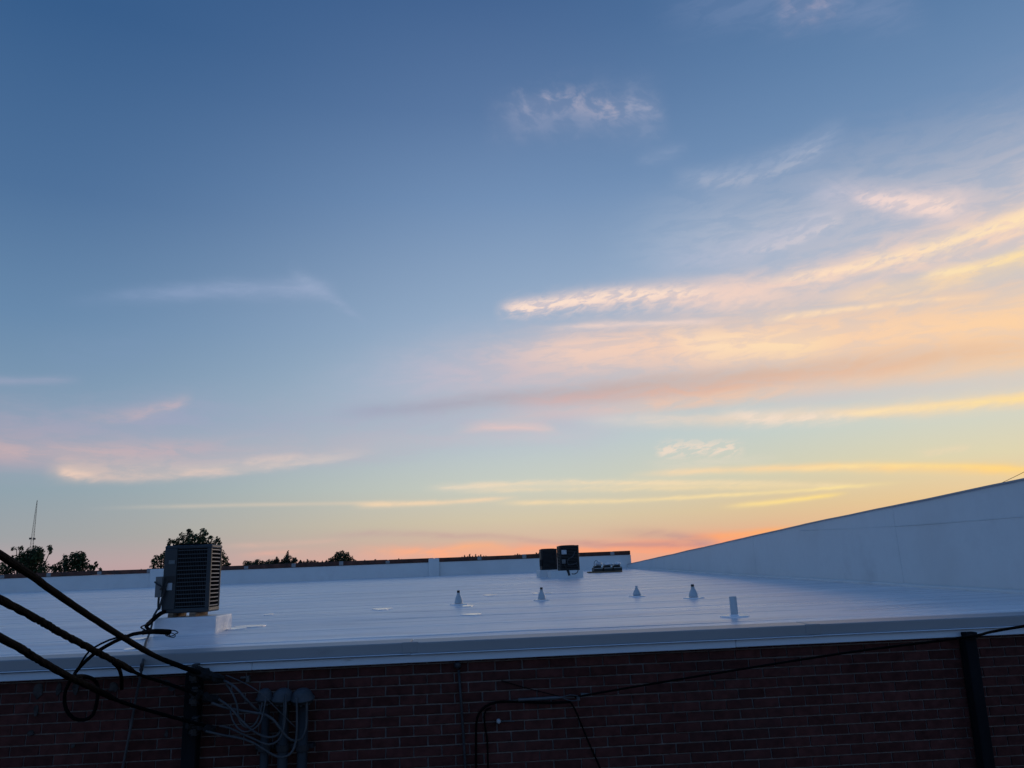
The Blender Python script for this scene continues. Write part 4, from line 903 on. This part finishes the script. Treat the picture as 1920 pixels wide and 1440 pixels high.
def spiky(label, dist, tips, m=leaf_d, name='cedar_tree', basey=None, size=.14, wfac=1.):
    cx = sum(P(x, y, dist).x for x, y, _ in tips)/len(tips); t = thing(name, label, 'tree', (cx, dist, 0), 'trees behind the back parapet'); T = -Vector((cx,dist,0))
    bm = B(); bt = B(); tube(bt, [Vector((cx,dist,0)), Vector((cx,dist,1.5)), Vector((cx,dist,3.4))], lambda s: .1-.05*s, 8)
    for x, y, ln in tips:
        top = P(x, y, dist); h_ = ln*dist/F_PX; base_ = top+Vector((random.uniform(-.25,.25)*h_, 0, -h_))
        tube(bt, [Vector((cx,dist,2.6)), base_, top], lambda s: .03*(1-.75*s)+.004, 5)
        n = int(40*ln/8)+10
        for k in range(n):
            s = k/n; p = base_.lerp(top, s); w_ = (1-s)*h_*.28*wfac+.02
            leaf_quads(bm, p+Vector((random.uniform(-1,1)*w_, random.uniform(-1,1)*w_, 0)), size*.6, 2, size)
    lowt = min(P(x, y, dist).z for x, y, _ in tips); wid = max(.8, max(abs(P(x,y,dist).x-cx) for x, y, _ in tips))
    for x, y, ln in tips:                        # the bushy body under the tips
        top = P(x, y, dist); h_ = ln*dist/F_PX; w_ = h_*.42*wfac
        for k in range(5): leaf_quads(bm, Vector((top.x+random.uniform(-.5,.5)*w_, dist+random.uniform(-.5,.5), top.z-h_*random.uniform(.55,.95))), w_*.8, 34, size)
        for k in range(5): leaf_quads(bm, Vector((top.x+random.uniform(-.3,.3), dist+random.uniform(-.6,.6), max(1.2, top.z-h_-.3-.5*k))), .36, 40, size*1.4)
    o = obj('crown', bm, m); o.parent = t; o.matrix_parent_inverse = Matrix.Translation(T)
    o = obj('trunk', bt, bark); o.parent = t; o.matrix_parent_inverse = Matrix.Translation(T)
spiky('spiky cedar with one long leaning leader', 70, [(540,1033,16),(537,1040,14),(533,1046,10),(519,1044,10),(523,1050,9),(515,1050,8),(529,1049,9),(550,1046,9),(554,1045,8),(547,1051,8),(543,1050,9)], size=.12)
spiky('low ragged cedar beside the small domed tree', 85, [(563,1050,7),(570,1052,7),(577,1049,9),(583,1052,7),(590,1050,8),(596,1053,6),(604,1052,7),(612,1050,8)], size=.14, wfac=1.6)
spiky('low ragged shrub right of the small domed tree', 85, [(675,1053,6),(684,1050,7),(690,1053,5),(704,1049,7),(710,1051,6),(735,1050,5)], size=.13, wfac=1.3)
spiky('weedy sapling tops near the parapet pilaster', 60, [(744,1049,5),(748,1047,6),(752,1049,5)], name='sapling', size=.07)
spiky('long row of weedy sapling tops between pilaster and condensers', 60, [(866,1044,5),(871,1041,7),(876,1043,6),(881,1039,9),(886,1042,7),(892,1039,9),(897,1042,7),(901,1040,8),(907,1042,6),(911,1042,6)], name='sapling', size=.075)
spiky('single tuft of sapling tops just left of the squat condenser', 60, [(966,1040,5),(970,1038,7),(974,1039,6),(978,1040,5)], name='sapling', size=.075)
spiky('sapling tops half behind the squat condenser', 60, [(1001,1039,5),(1006,1036,6),(1011,1036,6)], name='sapling', size=.075)
spiky('faint sapling tips between the tall mast tree and slate condenser', 60, [(190,1068,4),(214,1069,3),(265,1067,4),(272,1068,4)], name='sapling', size=.06)

# ================================================================== radio mast
MD = 320.0
top = P(70, 938, MD); t = thing('radio_mast', 'tall thin lattice radio mast beyond the leafy trees', 'mast', (P(60,1060,MD).x, MD, 0))
bx_ = P(61, 1022, MD).x; zt_ = top.z; z_mid = P(66,975,MD).z
def half(z): return .95*(1-min(1, z/zt_))**.75+.05
def ctr(z): return top.x
for sx_, sy_ in ((-1,-1),(1,-1),(0,1)):
    bm = B(); tube(bm, [Vector((top.x+sx_*half(zt_*k/14), MD+sy_*half(zt_*k/14), zt_*k/14)) for k in range(15)], .06, 5); under(obj('mast_leg', bm, maststeel), t)
bm = B(); n = 34
for k in range(n):
    z0, z1 = zt_*k/n, zt_*(k+1)/n
    for (a_, b__) in (((-1,-1),(1,-1)), ((1,-1),(0,1)), ((0,1),(-1,-1))):
        p0 = Vector((top.x+a_[0]*half(z0), MD+a_[1]*half(z0), z0)); p1 = Vector((top.x+b__[0]*half(z1), MD+b__[1]*half(z1), z1)); tube(bm, [p0, p1], .03, 4)
        tube(bm, [Vector((top.x+a_[0]*half(z0), MD+a_[1]*half(z0), z0)), Vector((top.x+b__[0]*half(z0), MD+b__[1]*half(z0), z0))], .03, 4)
br = obj('lattice_bracing', bm, maststeel); under(br, t)
for px, py in ((59.5,1010),(66.5,1010.5)):
    p = P(px, py, MD); bm = B(); box(bm, (p.x-.45, MD-1.2, p.z-.35), (p.x+.45, MD-.6, p.z+.35), .1); under(obj('antenna_panel', bm, maststeel), t)
